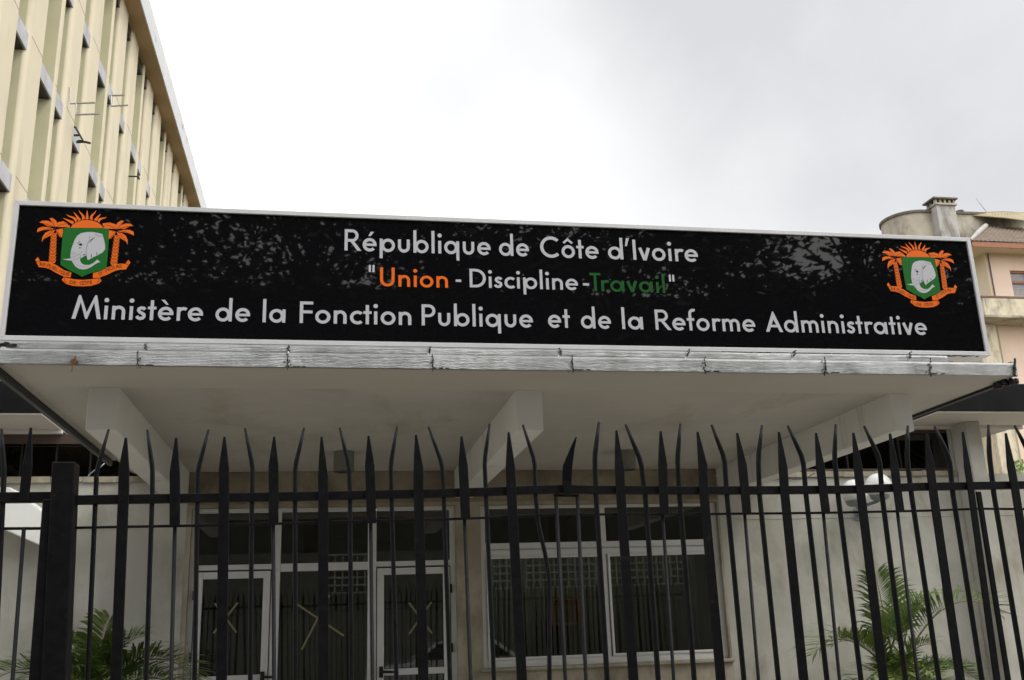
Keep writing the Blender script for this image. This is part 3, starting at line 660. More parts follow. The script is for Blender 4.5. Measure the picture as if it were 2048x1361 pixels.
    small("D'IVOIRE", [(1075, 1090), (1150, 1055), (1220, 1015), (1300, 985), (1395, 975)], hs)
    return em
emblem(0)
e2 = (atY(1740 + 235 / 8.005, 460 + 850 / 8.005, SY).x + atY(1740 + 1410 / 8.005, 460 + 890 / 8.005, SY).x) / 2 - ctr
emblem(e2)

# ------------------------------------------------------------------ fence
FY = 3.46
def F(px, py, Y=FY): return atY(px, py, Y)
def ext(p, q, z): d = q - p; return p + d * ((z - p.z) / d.z)
def spear(par, tip, sh, rail, bot, w_=.033, zend=.08, endpx=None, Y0=None, name='spear_bar'):
    """tip, shoulder, rail and low points in the fence plane; flat bar tapering to a point"""
    Y0 = FY - .022 if Y0 is None else Y0
    t, s, r_, b_ = [F(*p) for p in (tip, sh, rail, bot)]
    if endpx is not None: e = F(*endpx)
    else: e = ext(r_, b_, zend)
    q = MB(); th = .009; cs = [(t, .0035), (t.lerp(s, .5), w_ * .5 * .62), (s, w_ / 2), (r_, w_ / 2), (e, w_ / 2)]
    vs = []
    for c_, hw in cs:
        for dx_, dy_ in ((-hw, 0), (hw, 0), (hw, th), (-hw, th)): vs.append((c_.x + dx_, Y0 + dy_, c_.z))
    fs = []
    for i in range(len(cs) - 1):
        for k in range(4): fs.append((i * 4 + k, i * 4 + (k + 1) % 4, (i + 1) * 4 + (k + 1) % 4, (i + 1) * 4 + k))
    fs += [(0, 1, 2, 3), tuple((len(cs) - 1) * 4 + k for k in (3, 2, 1, 0))]
    q.add(vs, fs); return fixn(q.build(name, M_fence, par, bevel=.0015, seg=1))
def rod(par, tip, bend, rail, bot, rad=.0075, name='round_bar', mid=(), zend=.08, ybase=0):
    P = [F(*p, Y=FY + ybase) for p in (tip, bend, rail)] + [F(*p, Y=FY + ybase) for p in mid] + [F(*bot, Y=FY + ybase)]
    P.append(ext(P[-2], P[-1], zend))
    tb_ = P[1].lerp(P[0], .12); tb2 = P[1].lerp(P[2], .12)
    pts = [P[0], P[0].lerp(P[1], .5), tb_, tb2] + P[2:]
    rads = [rad * .5, rad * .85, rad, rad] + [rad] * (len(P) - 2)
    return MB().tube(pts, rads, 8).build(name, M_fence, par, smooth=True)
def low(par, top, bot, rad=.0065):
    a, c_ = F(*top, Y=FY), F(*bot, Y=FY); return MB().tube([a, ext(a, c_, .08)], rad, 8).build('round_bar', M_fence, par, smooth=True)
def rail(par, pts, hh, dep, Y, name):
    P = [F(*p, Y=Y) for p in pts]; q = MB(); vs = []
    for p in P:
        for dy, dz in ((0, -hh), (0, hh), (dep, hh), (dep, -hh)): vs.append((p.x, Y + dy, p.z + dz))
    fs = [(i * 4 + k, i * 4 + (k + 1) % 4, (i + 1) * 4 + (k + 1) % 4, (i + 1) * 4 + k) for i in range(len(P) - 1) for k in range(4)]
    fs += [(0, 1, 2, 3), tuple((len(P) - 1) * 4 + k for k in (3, 2, 1, 0))]
    q.add(vs, fs); return fixn(q.build(name, M_fence, par, bevel=.0012, seg=1))
fen = thing('metal_fence', 'black spear topped steel fence panel with bent rods spanning most of the front', 'fence', (.8, FY, .12))
rail(fen, [(146, 1000), (300, 997.5), (520, 994), (700, 990.5), (880, 986.5), (1000, 982.5), (1060, 980), (1133, 978), (1180, 979.5), (1400, 981), (1500, 980.5), (1700, 979), (1850, 973), (1945, 972)], .0145, .026, FY - .012, 'top_rail')
rail(fen, [(146, 1056), (300, 1053), (420, 1051), (540, 1048), (742, 1042), (900, 1038.5), (1017, 1034), (1112, 1029)], .0042, .008, FY - .006, 'thin_rail')
rail(fen, [(1155, 1029), (1311, 1029), (1440, 1028), (1648, 1026), (1856, 1021.5), (1940, 1018.5)], .0042, .008, FY - .006, 'thin_rail')
rb_ = [F(150, 1361), F(1945, 1361)]
MB().box(-.9, 2.42, FY - .012, FY + .014, .20, .23).build('bottom_rail', M_fence, fen)
for a in [((254, 878), (250, 942), (249.5, 985), (234, 1361)), ((450, 876), (449, 940), (449, 985), (444, 1361)), ((643, 876), (646, 955), (646.5, 985), (646.6, 1361)),
          ((831, 872), (836, 940), (836, 985), (846, 1361)), ((1015.5, 866.6), (1019, 938), (1021, 985), (1042, 1361)), ((1230, 863), (1236, 938), (1238.5, 985), (1264, 1361)),
          ((1391.6, 866), (1402, 932), (1404, 985), (1438, 1361)), ((1553.7, 866), (1562, 938), (1565, 985), (1603, 1361)), ((1702, 867.6), (1711, 935), (1716.5, 985), (1762, 1361)),
          ((1847, 870), (1855, 935), (1861, 985), (1915, 1361))]: spear(fen, *a, w_=.034)
for a, e in [(((354, 878), (351, 948), (351.5, 985), (342, 1361)), (351, 1054)), (((549, 876), (547.5, 934), (548, 985), (548, 1361)), (547.5, 1051)), (((736.6, 874), (739, 934), (741, 985), (745, 1361)), (742.5, 1048)),
             (((921.6, 875), (925, 935), (927.5, 985), (941.5, 1361)), (930, 1040)), (((1318, 864.5), (1322, 930), (1323.5, 985), (1347.6, 1361)), (1326, 1031)), (((1470.7, 868), (1481, 933), (1486, 985), (1517, 1361)), (1490, 1029)),
             (((1627.6, 868), (1636, 933), (1642, 985), (1679, 1361)), (1647.5, 1028)), (((1775, 869.5), (1784, 935), (1790, 985), (1836, 1361)), (1795.5, 1025))]:
    spear(fen, *a, endpx=e, w_=.033)
    low(fen, (e[0] - 1, e[1] - 3), a[3])
# bent back, damaged spear with its small bracket
dm = MB(); pts = [(1145.7, 880), (1139, 902), (1131, 935), (1131, 965), (1133.5, 992)]; hw = [.002, .008, .017, .016, .014]
P = [F(*p) for p in pts]; vs = []
for p_, h_, yy in zip(P, hw, (-.03, -.022, -.012, 0, .002)):
    for dx_, dy_ in ((-h_, 0), (h_, 0), (h_, .009), (-h_, .009)): vs.append((p_.x + dx_, FY - .024 + yy + dy_, p_.z))
fs = [(i * 4 + k, i * 4 + (k + 1) % 4, (i + 1) * 4 + (k + 1) % 4, (i + 1) * 4 + k) for i in range(4) for k in range(4)] + [(0, 1, 2, 3), (19, 18, 17, 16)]
dm.add(vs, fs); fixn(tag(dm.build('spear_bar', M_fence, fen), 'short spear bar bent back and cut off below the top rail'))
rail(fen, [(1108, 991), (1158, 991.5)], .0045, .008, FY - .006, 'short_bar')
low(fen, (1111.5, 991), (1131, 1361), .007); low(fen, (1154.5, 992), (1172, 1361), .007)
for a in [((217.5, 859), (193.5, 943), (191.5, 990), (175, 1361)), ((294.5, 860), (305, 938), (304.5, 990), (292, 1361)), ((417, 860), (396, 940), (395, 990), (389, 1361)), ((490, 857), (505, 932), (504, 990), (500.5, 1361)),
          ((608.5, 856), (590.5, 933), (590, 990), (591, 1361)), ((679.5, 856), (698, 932), (700, 990), (703, 1361)), ((794, 854), (781.5, 929), (783, 990), (793, 1361)), ((857, 854), (884, 928), (887.5, 990), (900, 1361)),
          ((979.4, 848), (969, 923), (972, 990), (988, 1361))]: rod(fen, *a, rad=.0078)
rod(fen, (1045.5, 850), (1069, 922), (1071, 990), (1099, 1361), mid=((1077, 1051), (1090, 1107), (1098, 1152)), rad=.0078)
for a in [((1198, 845), (1189.5, 915), (1192, 990), (1214.5, 1361)), ((1251, 849), (1282, 924), (1290.5, 990), (1316.5, 1361)), ((1361, 848), (1355, 918), (1359, 990), (1388.7, 1361)), ((1423, 849.5), (1449, 918), (1453.5, 990), (1488, 1361)),
          ((1524, 851), (1516.6, 917.5), (1519, 990), (1557, 1361)), ((1575.7, 851.6), (1606, 919), (1612, 990), (1654, 1361)), ((1671.6, 849), (1669, 917), (1676, 990), (1722, 1361)), ((1728, 852), (1759, 917.5), (1764, 990), (1811, 1361)),
          ((1815.6, 851.6), (1814, 917.5), (1823, 990), (1878, 1361)), ((1869, 853), (1898.7, 917.5), (1906, 990), (1964, 1361))]: rod(fen, *a, rad=.0098)
spear(fen, (1920, 865.6), (1929, 935), (1936.5, 985), (1988, 1361), w_=.026)
# left leaf: gate with its stile and the heavy post
gt = thing('metal_gate', 'left black steel gate leaf with heavy square post at its hinge side', 'gate', (-1.1, FY, .12))
a, c_ = F(133, 928), F(98, 1361)
px0 = ext(a, c_, .05); wv = .036
def post(par, top, bot, hw_, Y0, dep, name):
    t_, b_ = F(*top), F(*bot); b_ = ext(t_, b_, .05); q = MB(); vs = []
    for p_ in (t_, b_):
        for dx_, dy_ in ((-hw_, 0), (hw_, 0), (hw_, dep), (-hw_, dep)): vs.append((p_.x + dx_, Y0 + dy_, p_.z))
    q.add(vs, [(0, 1, 2, 3), (7, 6, 5, 4)] + [(k, (k + 1) % 4, (k + 1) % 4 + 4, k + 4) for k in range(4)]); return fixn(q.build(name, M_fence, par, bevel=.003))
post(gt, (133, 928), (113, 1361), .035, FY - .04, .07, 'gate_post')
post(gt, (107, 1001), (80, 1361), .026, FY - .03, .04, 'stile')
rail(gt, [(-120, 996), (0, 995), (112, 994)], .0165, .03, FY - .012, 'top_rail')
rail(gt, [(-120, 1058), (0, 1057.5), (100, 1057)], .0045, .008, FY - .004, 'thin_rail')
rod(gt, (3, 858), (8, 940), (6, 990), (-12, 1361), rad=.009)
spear(gt, (65, 858), (58, 935), (52.5, 985), (30, 1361), endpx=(51.5, 1003), w_=.03); low(gt, (48, 1057), (25, 1361))
rod(gt, (-60, 858), (-48, 940), (-50, 990), (-72, 1361), rad=.009); spear(gt, (-104, 868), (-106, 940), (-108, 985), (-130, 1361), w_=.033)
# right leaf
gr = thing('metal_gate', 'right black steel fence panel at the far right edge beyond the narrow gap', 'gate', (2.7, FY, .12))
rail(gr, [(1946, 971.5), (2048, 970), (2200, 967)], .0145, .026, FY - .010, 'top_rail')
rail(gr, [(1956, 1017.6), (2048, 1018.5), (2200, 1016)], .0042, .008, FY - .006, 'thin_rail')
post(gr, (1954, 984), (2014, 1361), .0105, FY - .012, .010, 'stile')
rod(gr, (1977, 850), (1978.5, 909), (1988, 990), (2049, 1361), rad=.0098); spear(gr, (2005.6, 868.5), (2016, 935), (2025, 985), (2083, 1361), w_=.033)
rod(gr, (2029, 851), (2062, 915), (2070, 990), (2130, 1361), rad=.0095); spear(gr, (2090, 868), (2098, 935), (2105, 985), (2160, 1361), w_=.033)

# the fence runs on out of the picture on both sides
def more_bars(par, x0, n, step):
    x = x0
    for k in range(n):
        if k % 2:
            j = 1 if k % 4 == 1 else -1; MB().tube([(x + .03 * j, FY, 2.29), (x + .015 * j, FY, 2.22), (x, FY, 2.16), (x, FY, .08)], [.004, .007, .009, .009], 8).build('round_bar', M_fence, par, smooth=True)
        else:
            fixn(MB().prism([(x - .017, FY - .022, .08), (x + .017, FY - .022, .08), (x + .017, FY - .022, 2.16), (x + .003, FY - .022, 2.27), (x - .003, FY - .022, 2.27), (x - .017, FY - .022, 2.16)], 0, (0, .009, 0)).build('spear_bar', M_fence, par))
        x += step
gl_ = F(-120, 996).x; gr_ = F(2200, 967).x
more_bars(gt, gl_ - .07, 34, -.083); more_bars(gr, gr_ + .03, 30, .083)
MB().box(gl_ - 2.9, gl_, FY - .012, FY + .018, 2.045, 2.078).build('top_rail', M_fence, gt); MB().box(gl_ - 2.9, gl_, FY - .004, FY + .004, 1.962, 1.971).build('thin_rail', M_fence, gt)
MB().box(gr_, gr_ + 2.6, FY - .012, FY + .018, 2.05, 2.08).build('top_rail', M_fence, gr); MB().box(gr_, gr_ + 2.6, FY - .004, FY + .004, 1.965, 1.974).build('thin_rail', M_fence, gr)

# ------------------------------------------------------------------ left office block
LX = -6.4
lb = thing('office_block', 'tall cream office block with vertical fins rising behind the left end of the sign', 'building', (LX, 30, 0))
LZ = 20.47
per = 4.752; Y0 = 25 * .8
RD = .62
def pil(y0, y1, rad, name):
    q = MB(); poly = [(LX - RD, y0)]
    n = 8
    for k in range(n + 1):
        a = PI / 2 * k / n; poly.append((LX - rad * .9 + rad * .9 * math.sin(a), y0 + rad * 1.3 - rad * 1.3 * math.cos(a)))
    poly += [(LX, y1), (LX - RD, y1)]
    P = [(a, c_, 0) for a, c_ in poly]; q.prism(P, 0, (0, 0, LZ))
    o = fixn(q.build(name, M_cream, lb))
    for pgn in o.data.polygons:
        pgn.use_smooth = True
    md = o.modifiers.new('es', 'EDGE_SPLIT'); md.split_angle = math.radians(35)
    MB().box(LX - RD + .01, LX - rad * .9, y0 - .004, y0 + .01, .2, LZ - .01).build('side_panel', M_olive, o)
    return o
Yend = 45.4
fins = []
k = -3
while True:
    base = Y0 + k * per
    for (a, c_, rad) in ((-.25, .86, .30), (1.92, 2.13, .05), (2.72, 3.83, .30)):
        fins.append((base + a, base + c_, rad))
    k += 1
    if Y0 + k * per > Yend: break
fins = sorted(fins)
# measured from the photo: wide at 20.0-20.86, narrow 21.94-22.12, wide 22.95-23.83, wide 24.64-25.59, narrow 26.7 ...
fins = []
k = -2
while Y0 + k * per < Yend:
    base = Y0 + k * per
    fins += [(base - .12, base + .86, .12), (base + 1.93, base + 2.12, .04), (base + 2.85, base + 3.82, .12)]
    k += 1
fins = [q for q in fins if q[1] < Yend]
for y0_, y1_, rad in fins: pil(y0_, y1_, rad, 'fin')
MB().box(LX - 9, LX - RD, fins[0][0], Yend, 0, LZ).build('wall', M_cream, lb)
# window slots and spandrel boxes between fins
rows = [7.15, 10.42, 13.69, 16.77]
for i in range(len(fins) - 1):
    a, c_ = fins[i][1], fins[i + 1][0]
    MB().box(LX - RD, LX - RD + .02, a + .02, a + (c_ - a) * .55, 0.3, LZ - .4).build('glazing', M_glass_and_shade, lb)
    for zr in rows:
        e_ = c_ + (.10 if fins[i + 1][2] > .1 else -.002)
        q = MB(); q.box(LX - RD + .02, LX - .035, a + .001, e_, zr + .02, zr + .42); o = q.build('spandrel_box', M_greybox, lb, bevel=.012)
        MB().box(LX - RD + .025, LX - .075, a + .01, e_ - .02, zr + .006, zr + .0195).build('shaded_underside', M_glass_and_shade, o)  # solid near-black sheet paints the shade below the box
    MB().box(LX - RD + .02, LX - .06, a + .001, c_ + .05, LZ - .42, LZ - .03).build('head_recess', M_glass_and_shade, lb)
for y0_, y1_, rad in fins:
    jn = MB()
    for zr in rows: jn.box(LX - .01, LX + .003, y0_ + rad * 1.3, y1_, zr + .43, zr + .442)
    jn.build('panel_joint', M_coping, lb)
rfo = MB().box(LX - 9.4, LX + .46, fins[0][0] - .5, Yend + .3, LZ, LZ + .16).build('roof', M_roof_soffit, lb)
fa = MB(); yy = fins[0][0] - .5; k = 0
while yy < Yend + .3:
    ny = min(Yend + .31, yy + 2.37); fa.box(LX + .462, LX + .50, yy + .012, ny, LZ - .012, LZ + .86); yy = ny; k += 1
fa.build('fascia_panel', M_roof_fascia, rfo, bevel=.006)
# green downpipe patch, side wall ends
MB().box(LX - 9.0, LX - RD, Yend + .001, Yend + .2, 0, LZ).build('end_wall', M_cream, lb)
# air-conditioner brackets and aerial on the block
def bracket(name, label, segs, Xp, rad, m):
    P = [[atX(x, y, Xp) for x, y in s_] for s_ in segs]; q = MB()
    for s_ in P: q.tube(s_, rad, 6)
    return tag(q.build(name, m), label, 'bracket', 'empty metal brackets on the office block')
def brk(name, label, pairs, dist_y, rad, m):
    q = MB()
    for s_ in pairs:
        yw = atX(*pairs[0][0], LX).y - .12; P = [atY(x, y, yw) for x, y in s_]; q.tube(P, rad, 6)
    return tag(q.build(name, m), label, 'bracket', 'empty metal brackets on the office block')
brk('wall_bracket', 'upper pale steel bracket with long arm pointing right on the office block', [((141, 175), (141, 208), (190, 206)), ((152, 208), (152, 230), (199, 228.5))], 26.0, .022, M_galv)
brk('wall_bracket', 'smaller grey steel bracket with two arms near the office block roof side', [((219, 192), (249, 191)), ((222.5, 191), (222.5, 213), (256, 211)), ], 30.6, .025, M_galv)
brk('aerial_bracket', 'black V shaped aerial bracket on a grey box of the office block', [((148, 255), (151, 255), (168, 285.5), (153, 285)), ((148, 271), (159, 271)), ((153, 284), (160, 282), (181, 287))], 24.7, .028, M_rubber)
brk('wall_bracket', 'small dark bracket arm low on the office block beside the eleventh fin', [((257, 353), (273, 353.5), (278, 359)), ((275, 349), (279, 359))], 33.2, .025, M_rubber)

# ------------------------------------------------------------------ right apartment house
RY = 38.0
rbd = thing('apartment_house', 'pink and cream apartment house with tiled roof, rounded parapet and square chimney', 'building', (36, RY, 0))
def xr(px, py, Y=RY): return X(px, py, Y)
def zr_(px, py, Y=RY): return Zy(px, py, Y)
xc = xr(1968, 502); ze = zr_(1968, 502); zb = zr_(1975, 595)
# upper storeys volume with a window opening
wX0, wZ1, wZ0 = xr(2019, 541), zr_(2019, 541), zr_(2027, 595)
bw = MB(); bw.box(xc, wX0, RY, RY + .3, 0, ze); bw.box(wX0, wX0 + 1.9, RY, RY + .3, wZ1, ze); bw.box(wX0, wX0 + 1.9, RY, RY + .3, 0, wZ0); bw.box(wX0 + 1.9, xc + 14, RY, RY + .3, 0, ze)
bw.build('front_wall', M_pink, rbd)
MB().box(xc - .004, xc + .3, RY + .301, RY + 12, 0, ze).build('side_wall', M_creamR, rbd)
MB().box(xc - .004, xc + .02, RY - .004, RY + .3, 0, ze).build('corner_strip', M_creamR, rbd)
wn = MB(); wn.box(wX0, wX0 + 1.9, RY + .08, RY + .14, wZ1 - .09, wZ1 - .002); wn.box(wX0, wX0 + .08, RY + .08, RY + .14, wZ0, wZ1 - .09); wn.box(wX0 + .08, wX0 + 1.9, RY + .08, RY + .14, zr_(2030, 566), zr_(2030, 562)); wn.box(wX0 + .85, wX0 + .93, RY + .075, RY + .14, wZ0, wZ1 - .09)
wo = wn.build('window', M_redwood, rbd)
bl = MB()
for k in range(24): bl.box(wX0 + .08, wX0 + 1.9, RY + .16 + (k % 2) * .01, RY + .2, wZ0 + k * (wZ1 - wZ0) / 24, wZ0 + (k + .9) * (wZ1 - wZ0) / 24)
bl.build('roller_blind', M_blind, wo)
# eaves and hipped tile roof
ex0 = xr(1944, 486, RY - .9); ez = zr_(1968, 490, RY - .9)
MB().box(ex0, xc + 14.5, RY - .9, RY + 12, ze + .001, ez - .02).build('eaves', M_creamR, rbd)
MB().box(ex0 - .03, xc + 14.5, RY - .95, RY - .901, ez - .12, ez + .12).box(ex0 - .06, ex0 - .001, RY - .901, RY + 12, ez - .12, ez + .12).build('gutter_board', M_redwood, rbd)
tl = MB(); rz0 = ez + .125; n = 90; xs0, xs1 = ex0 - .1, xc + 14; rise = .62; run = 4.0
vs = []
nr = 9
for j in range(nr + 1):
    t_ = j / nr
    xa = xs0 + run * t_ ; 
    for i in range(n * 2 + 1):
        xx = xa + (xs1 - xa) * i / (n * 2)
        vs.append((xx, RY - .98 + run * t_, rz0 + run * t_ * rise + .05 * abs(math.sin(xx * PI / .22)) + (.03 if j % 2 else 0)))
m_ = n * 2 + 1
tl.add(vs, [(j * m_ + i, j * m_ + i + 1, (j + 1) * m_ + i + 1, (j + 1) * m_ + i) for j in range(nr) for i in range(n * 2)])
tl.build('tile_roof', M_tile, rbd)
vs = []
for j in range(nr + 1):
    t_ = j / nr
    for i in range(41): vs.append((xs0 + run * t_, RY - .98 + run * t_ + (11 - run * t_) * i / 40, rz0 + run * t_ * rise))
MB().add(vs, [(j * 41 + i, j * 41 + i + 1, (j + 1) * 41 + i + 1, (j + 1) * 41 + i) for j in range(nr) for i in range(40)]).build('tile_roof', M_tile, rbd)
MB().tube([(xs0, RY - .98, rz0 + .06), (xs0 + run * .5, RY - .98 + run * .5, rz0 + run * .5 * rise + .1), (xs0 + run, RY - .98 + run, rz0 + run * rise + .1)], [.06, .12, .12], 8).build('hip_mortar', M_cement, rbd)
# balcony
by = RY - 1.1; bz1 = zr_(1980, 596, by); bz0 = zr_(1985, 636, by); bx0 = xr(1966, 600, by)
MB().box(bx0, xc + 14, by, by + .16, bz0 + .12, bz1).box(bx0, bx0 + .16, by + .16, RY + 3, bz0 + .12, bz1).build('balcony_parapet', M_mossy, rbd, bevel=.02)
MB().box(bx0 - .08, xc + 14, by - .08, RY - .003, bz0, bz0 + .118).box(bx0 - .08, xc - .01, RY - .003, RY + 3, bz0, bz0 + .118).build('balcony_floor', M_concR, rbd, bevel=.02)
MB().tube([(bx0, by + .08, bz1 + .1), (xc + 14, by + .08, bz1 + .1)], .03, 6).tube([(bx0, by + .08, bz1 + .1), (bx0, RY + 3, bz1 + .1)], .03, 6).build('handrail', M_redwood, rbd)
MB().box(bx0 - .02, xc + 14, by - .02, by + .18, bz1 + .001, bz1 + .05).build('parapet_cap', M_coping, rbd)
# stained pier lower down on the left corner
pz = zr_(2000, 760)
MB().box(xr(1965, 760), xr(2003, 760), RY - .25, RY - .003, 0, bz0 - .002).build('stained_pier', M_mossy, rbd, bevel=.03)
MB().tube([(xc + .12, RY - .05, zb - .1), (xc + .12, RY - .05, zb + 2.1)], .03, 6).build('drainpipe', M_coping, rbd)
# rounded parapet volume behind
TY = 42.0
R_ = 1.35; T_ = atY(1761, 452, TY + 1.6); dn = Vector((T_.x, T_.y, 0)).normalized(); Cn = Vector((T_.x, T_.y, 0)) + Vector((dn.y, -dn.x, 0)) * R_
tz = T_.z; tx0 = Cn.x - R_
def arc(Rr): return [(Cn.x - Rr * math.sin(a), Cn.y - Rr * math.cos(a)) for a in [PI * k / 24 for k in range(25)]]
outer = [(Cn.x + 10, Cn.y - R_)] + arc(R_) + [(Cn.x + 10, Cn.y + R_)]
tw = fixn(MB().prism([(a, c_, 0) for a, c_ in outer], 0, (0, 0, tz - .12)).build('round_parapet', M_concR, rbd))
op = [(Cn.x + 10, Cn.y - R_ - .08)] + arc(R_ + .08) + [(Cn.x + 10, Cn.y + R_ + .08)]
fixn(MB().prism([(a, c_, tz - .118) for a, c_ in op], 0, (0, 0, .13)).build('coping', M_coping, tw))
# chimney
M_chim = mat('grey_chimney', (.42, .41, .385), (.33, .32, .30), .9, sc=2, stain=(.17, .16, .145), ss=1.8, sst=(1, 1, .4), slo=.48, shi=.68, bmp=.3)
cy_ = 41.0
c0x, c1x = xr(1868, 412, cy_), xr(1912, 412, cy_); cz0 = Zy(1890, 411, cy_)
ch = MB().box(c0x + .12, c1x - .06, cy_, cy_ + .7, 12, cz0).build('chimney', M_chim, rbd, bevel=.02)
MB().box(c0x + .04, c1x + .02, cy_ - .08, cy_ + .78, cz0, cz0 + .10).build('chimney_band', M_concR, ch, bevel=.01)
vz = cz0 + .10; vh = Zy(1890, 400, cy_) - vz
pv = MB(); W_ = (c1x - c0x - .1)
for k in range(5):
    xx = c0x + .08 + (W_ - .12) * k / 4; pv.box(xx, xx + .11, cy_ - .02, cy_ + .12, vz, vz + vh)
for k in range(1, 3):
    y_ = cy_ + .12 + .6 * k / 2.4; pv.box(c0x + .08, c0x + .2, y_, y_ + .11, vz, vz + vh)
pv.build('vent_post', M_concR, ch)
MB().box(c0x + .35, c1x - .25, cy_ + .25, cy_ + .6, vz, vz + vh).build('flue', M_glass_and_shade, ch)
MB().box(c0x - .06, c1x + .07, cy_ - .14, cy_ + .84, vz + vh, vz + vh + .09).build('cap_slab', M_coping, ch, bevel=.015)
MB().box(c0x - .25, c0x - .02, cy_ + 1.4, cy_ + 1.8, tz - .2, cz0 - .25).build('stub_flue', M_coping, rbd)
p = atY(1920, 429, 41.8); MB().lathe((p.x, p.y, p.z), [(.13, -.5), (.13, .1), (.2, .12), (.2, .17), (.02, .2)], 12).build('roof_vent', M_coping, rbd)
# yellow loose sheet metal over the parapet
ys = MB(); pts = [atY(x, y, Yq) for x, y, Yq in ((1923, 431, 41.9), (1975, 425, 41.6), (2008, 425, 41.6), (2062, 427, 41.6), (2062, 444, 39.6), (2017, 437.5, 40.2), (1975, 434, 41.0))]
ys.prism(pts, 0, (0, 0, .04)); ys.build('sheet_metal', M_yellow, rbd)
rbn = MB()
for k in range(14):
    a = pts[1].lerp(pts[3], (k + .5) / 14); c_ = pts[6].lerp(pts[4], (k + .5) / 14); rbn.tube([a + Vector((0, -.02, -.01)), c_ + Vector((0, -.02, -.01))], .03, 5)
rbn.build('sheet_rib', M_yellow, rbd)
a, c_ = atY(1952, 397, 41.8), atY(1973.5, 425, 41.8)
o = MB().tube([c_, a], [.022, .012], 6).build('roof_antenna', M_galv); tag(o, 'thin leaning antenna rod on the apartment house roof beside the chimney', 'antenna')
o = MB(); 
for k in range(60):
    p = atY(2043, 936, RY - .35) + Vector((random.gauss(0, .18), random.gauss(0, .08), random.gauss(0, .16))); s_ = .09; a = random.random() * PI
    o.add([p + Vector((math.cos(a) * s_, 0, math.sin(a) * s_)), p + Vector((-math.sin(a) * s_ * .4, .02, math.cos(a) * s_ * .4)), p - Vector((math.cos(a) * s_, 0, math.sin(a) * s_)), p + Vector((math.sin(a) * s_ * .4, -.02, -math.cos(a) * s_ * .4))], [(0, 1, 2, 3)])
tag(o.build('wall_weed', mat('weed_leaf', (.16, .26, .04), (.1, .18, .03), .5)), 'small bright green weed growing on the stained apartment house wall', 'plant')

# ------------------------------------------------------------------ areca palms
def frond(par, base, direction, length, droop, nleaf, leaf_len, rngs, m, twist=0):
    q = MB(); d = Vector(direction).normalized(); P = []; p = Vector(base); N = 16
    for i in range(N + 1):
        P.append(p.copy()); d = (d + Vector((0, 0, -droop / N * (i / N) * 2))).normalized(); p = p + d * (length / N)
    st = MB().tube(P, [.011 * (1 - .85 * i / N) for i in range(N + 1)], 5)
    q = MB()
    for s_ in range(nleaf):
        f_ = .22 + .78 * s_ / (nleaf - 1); ii = f_ * N; i = min(int(ii), N - 1); pp = P[i].lerp(P[i + 1], ii - i); t_ = (P[i + 1] - P[i]).normalized()
        side = t_.cross(Vector((0, 0, 1)));
        side = side.normalized() if side.length > .05 else Vector((1, 0, 0)); up = side.cross(t_).normalized()
        L = leaf_len * (math.sin(PI * (.20 + .66 * f_)) ** .6) * rngs.uniform(.85, 1.1); L *= (1 if f_ < .9 else .75)
        for sg in (-1, 1):
            fw = t_ * (.35 + .55 * f_ + rngs.uniform(-.1, .1)); out = (side * sg * math.cos(.5) + up * math.sin(.5) * rngs.uniform(.6, 1.3) + fw).normalized()
            hw = .0068 + .0028 * math.sin(PI * f_); nrm = out.cross(up).normalized() * hw
            a = pp; b1 = pp + out * L * .35; b2 = pp + out * L * .72 + Vector((0, 0, -.06 * L)); b3 = pp + out * L * .98 + Vector((0, 0, -.2 * L))
            q.add([a, b1 - nrm, b1 + nrm, b2 - nrm * .75, b2 + nrm * .75, b3], [(0, 1, 2), (1, 3, 4, 2), (3, 5, 4)])
    o = q.build('frond', m, par); st.build('rachis', M_stem, o)
    return o
def palm(x, y, specs, label, seed):
    rr_ = random.Random(seed)
    t = thing('areca_palm', label, 'plant', (x, y, .13), 'potted areca palms by the entrance')
    MB().lathe((x, y, .13), [(.001, 0), (.17, 0), (.22, .38), (.25, .40), (.25, .44), (.22, .44), (.21, .38)], 24).build('pot', M_pot, t, smooth=True)
    MB().lathe((x, y, .13), [(.001, .39), (.21, .385)], 24).build('soil', M_soil, t)
    for k, (dx_, dy_, dz_, L, dr_, hz) in enumerate(specs):
        bx_, by_ = x + rr_.uniform(-.07, .07), y + rr_.uniform(-.07, .07)
        top_ = Vector((bx_ + dx_ * .06, by_ + dy_ * .06, hz))
        MB().tube([(bx_, by_, .5), ((bx_ + top_.x) / 2, (by_ + top_.y) / 2, hz * .55), top_], [.014, .011, .009], 6).build('stem', M_stem, t)
        frond(t, top_, (dx_, dy_, dz_), L, dr_, 36, .18 + .28 * L, rr_, M_leaf2 if k % 3 == 2 else M_leaf)
    return t
palm(5.08, 8.75, [(-.12, -.1, 1, .78, .5, 1.22), (.72, -.1, .95, 1.15, 1.9, 1.22), (-.85, -.15, .70, .86, 1.7, 1.18), (.55, .1, .9, .8, 1.3, 1.25), (-.45, .1, .9, .45, 1.2, 1.1), (.35, -.4, .9, .5, 1.4, 1.05), (-.6, -.3, .35, .6, 1.3, 1.0), (.65, -.2, .4, .65, 1.4, 1.0), (.1, -.6, .6, .55, 1.5, .95), (-.2, -.5, .8, .5, 1.4, .95), (.5, .2, .3, .6, 1.3, .9), (-.9, .1, .2, .55, 1.0, .95), (.9, .0, .25, .5, 1., .95), (.25, -.1, .9, .55, .9, 1.2), (.45, .1, .9, .7, 1.6, 1.2), (-.6, .0, .8, .62, 1.7, 1.12), (.8, -.35, .55, .62, 1.6, 1.0), (-.35, -.55, .55, .6, 1.5, .95), (-.95, -.1, .1, .5, .8, .95), (.3, -.6, .3, .6, 1.2, .9), (.7, .2, .1, .6, .8, .9)],
     'green areca palm against the outer wall at the lower right', 5)
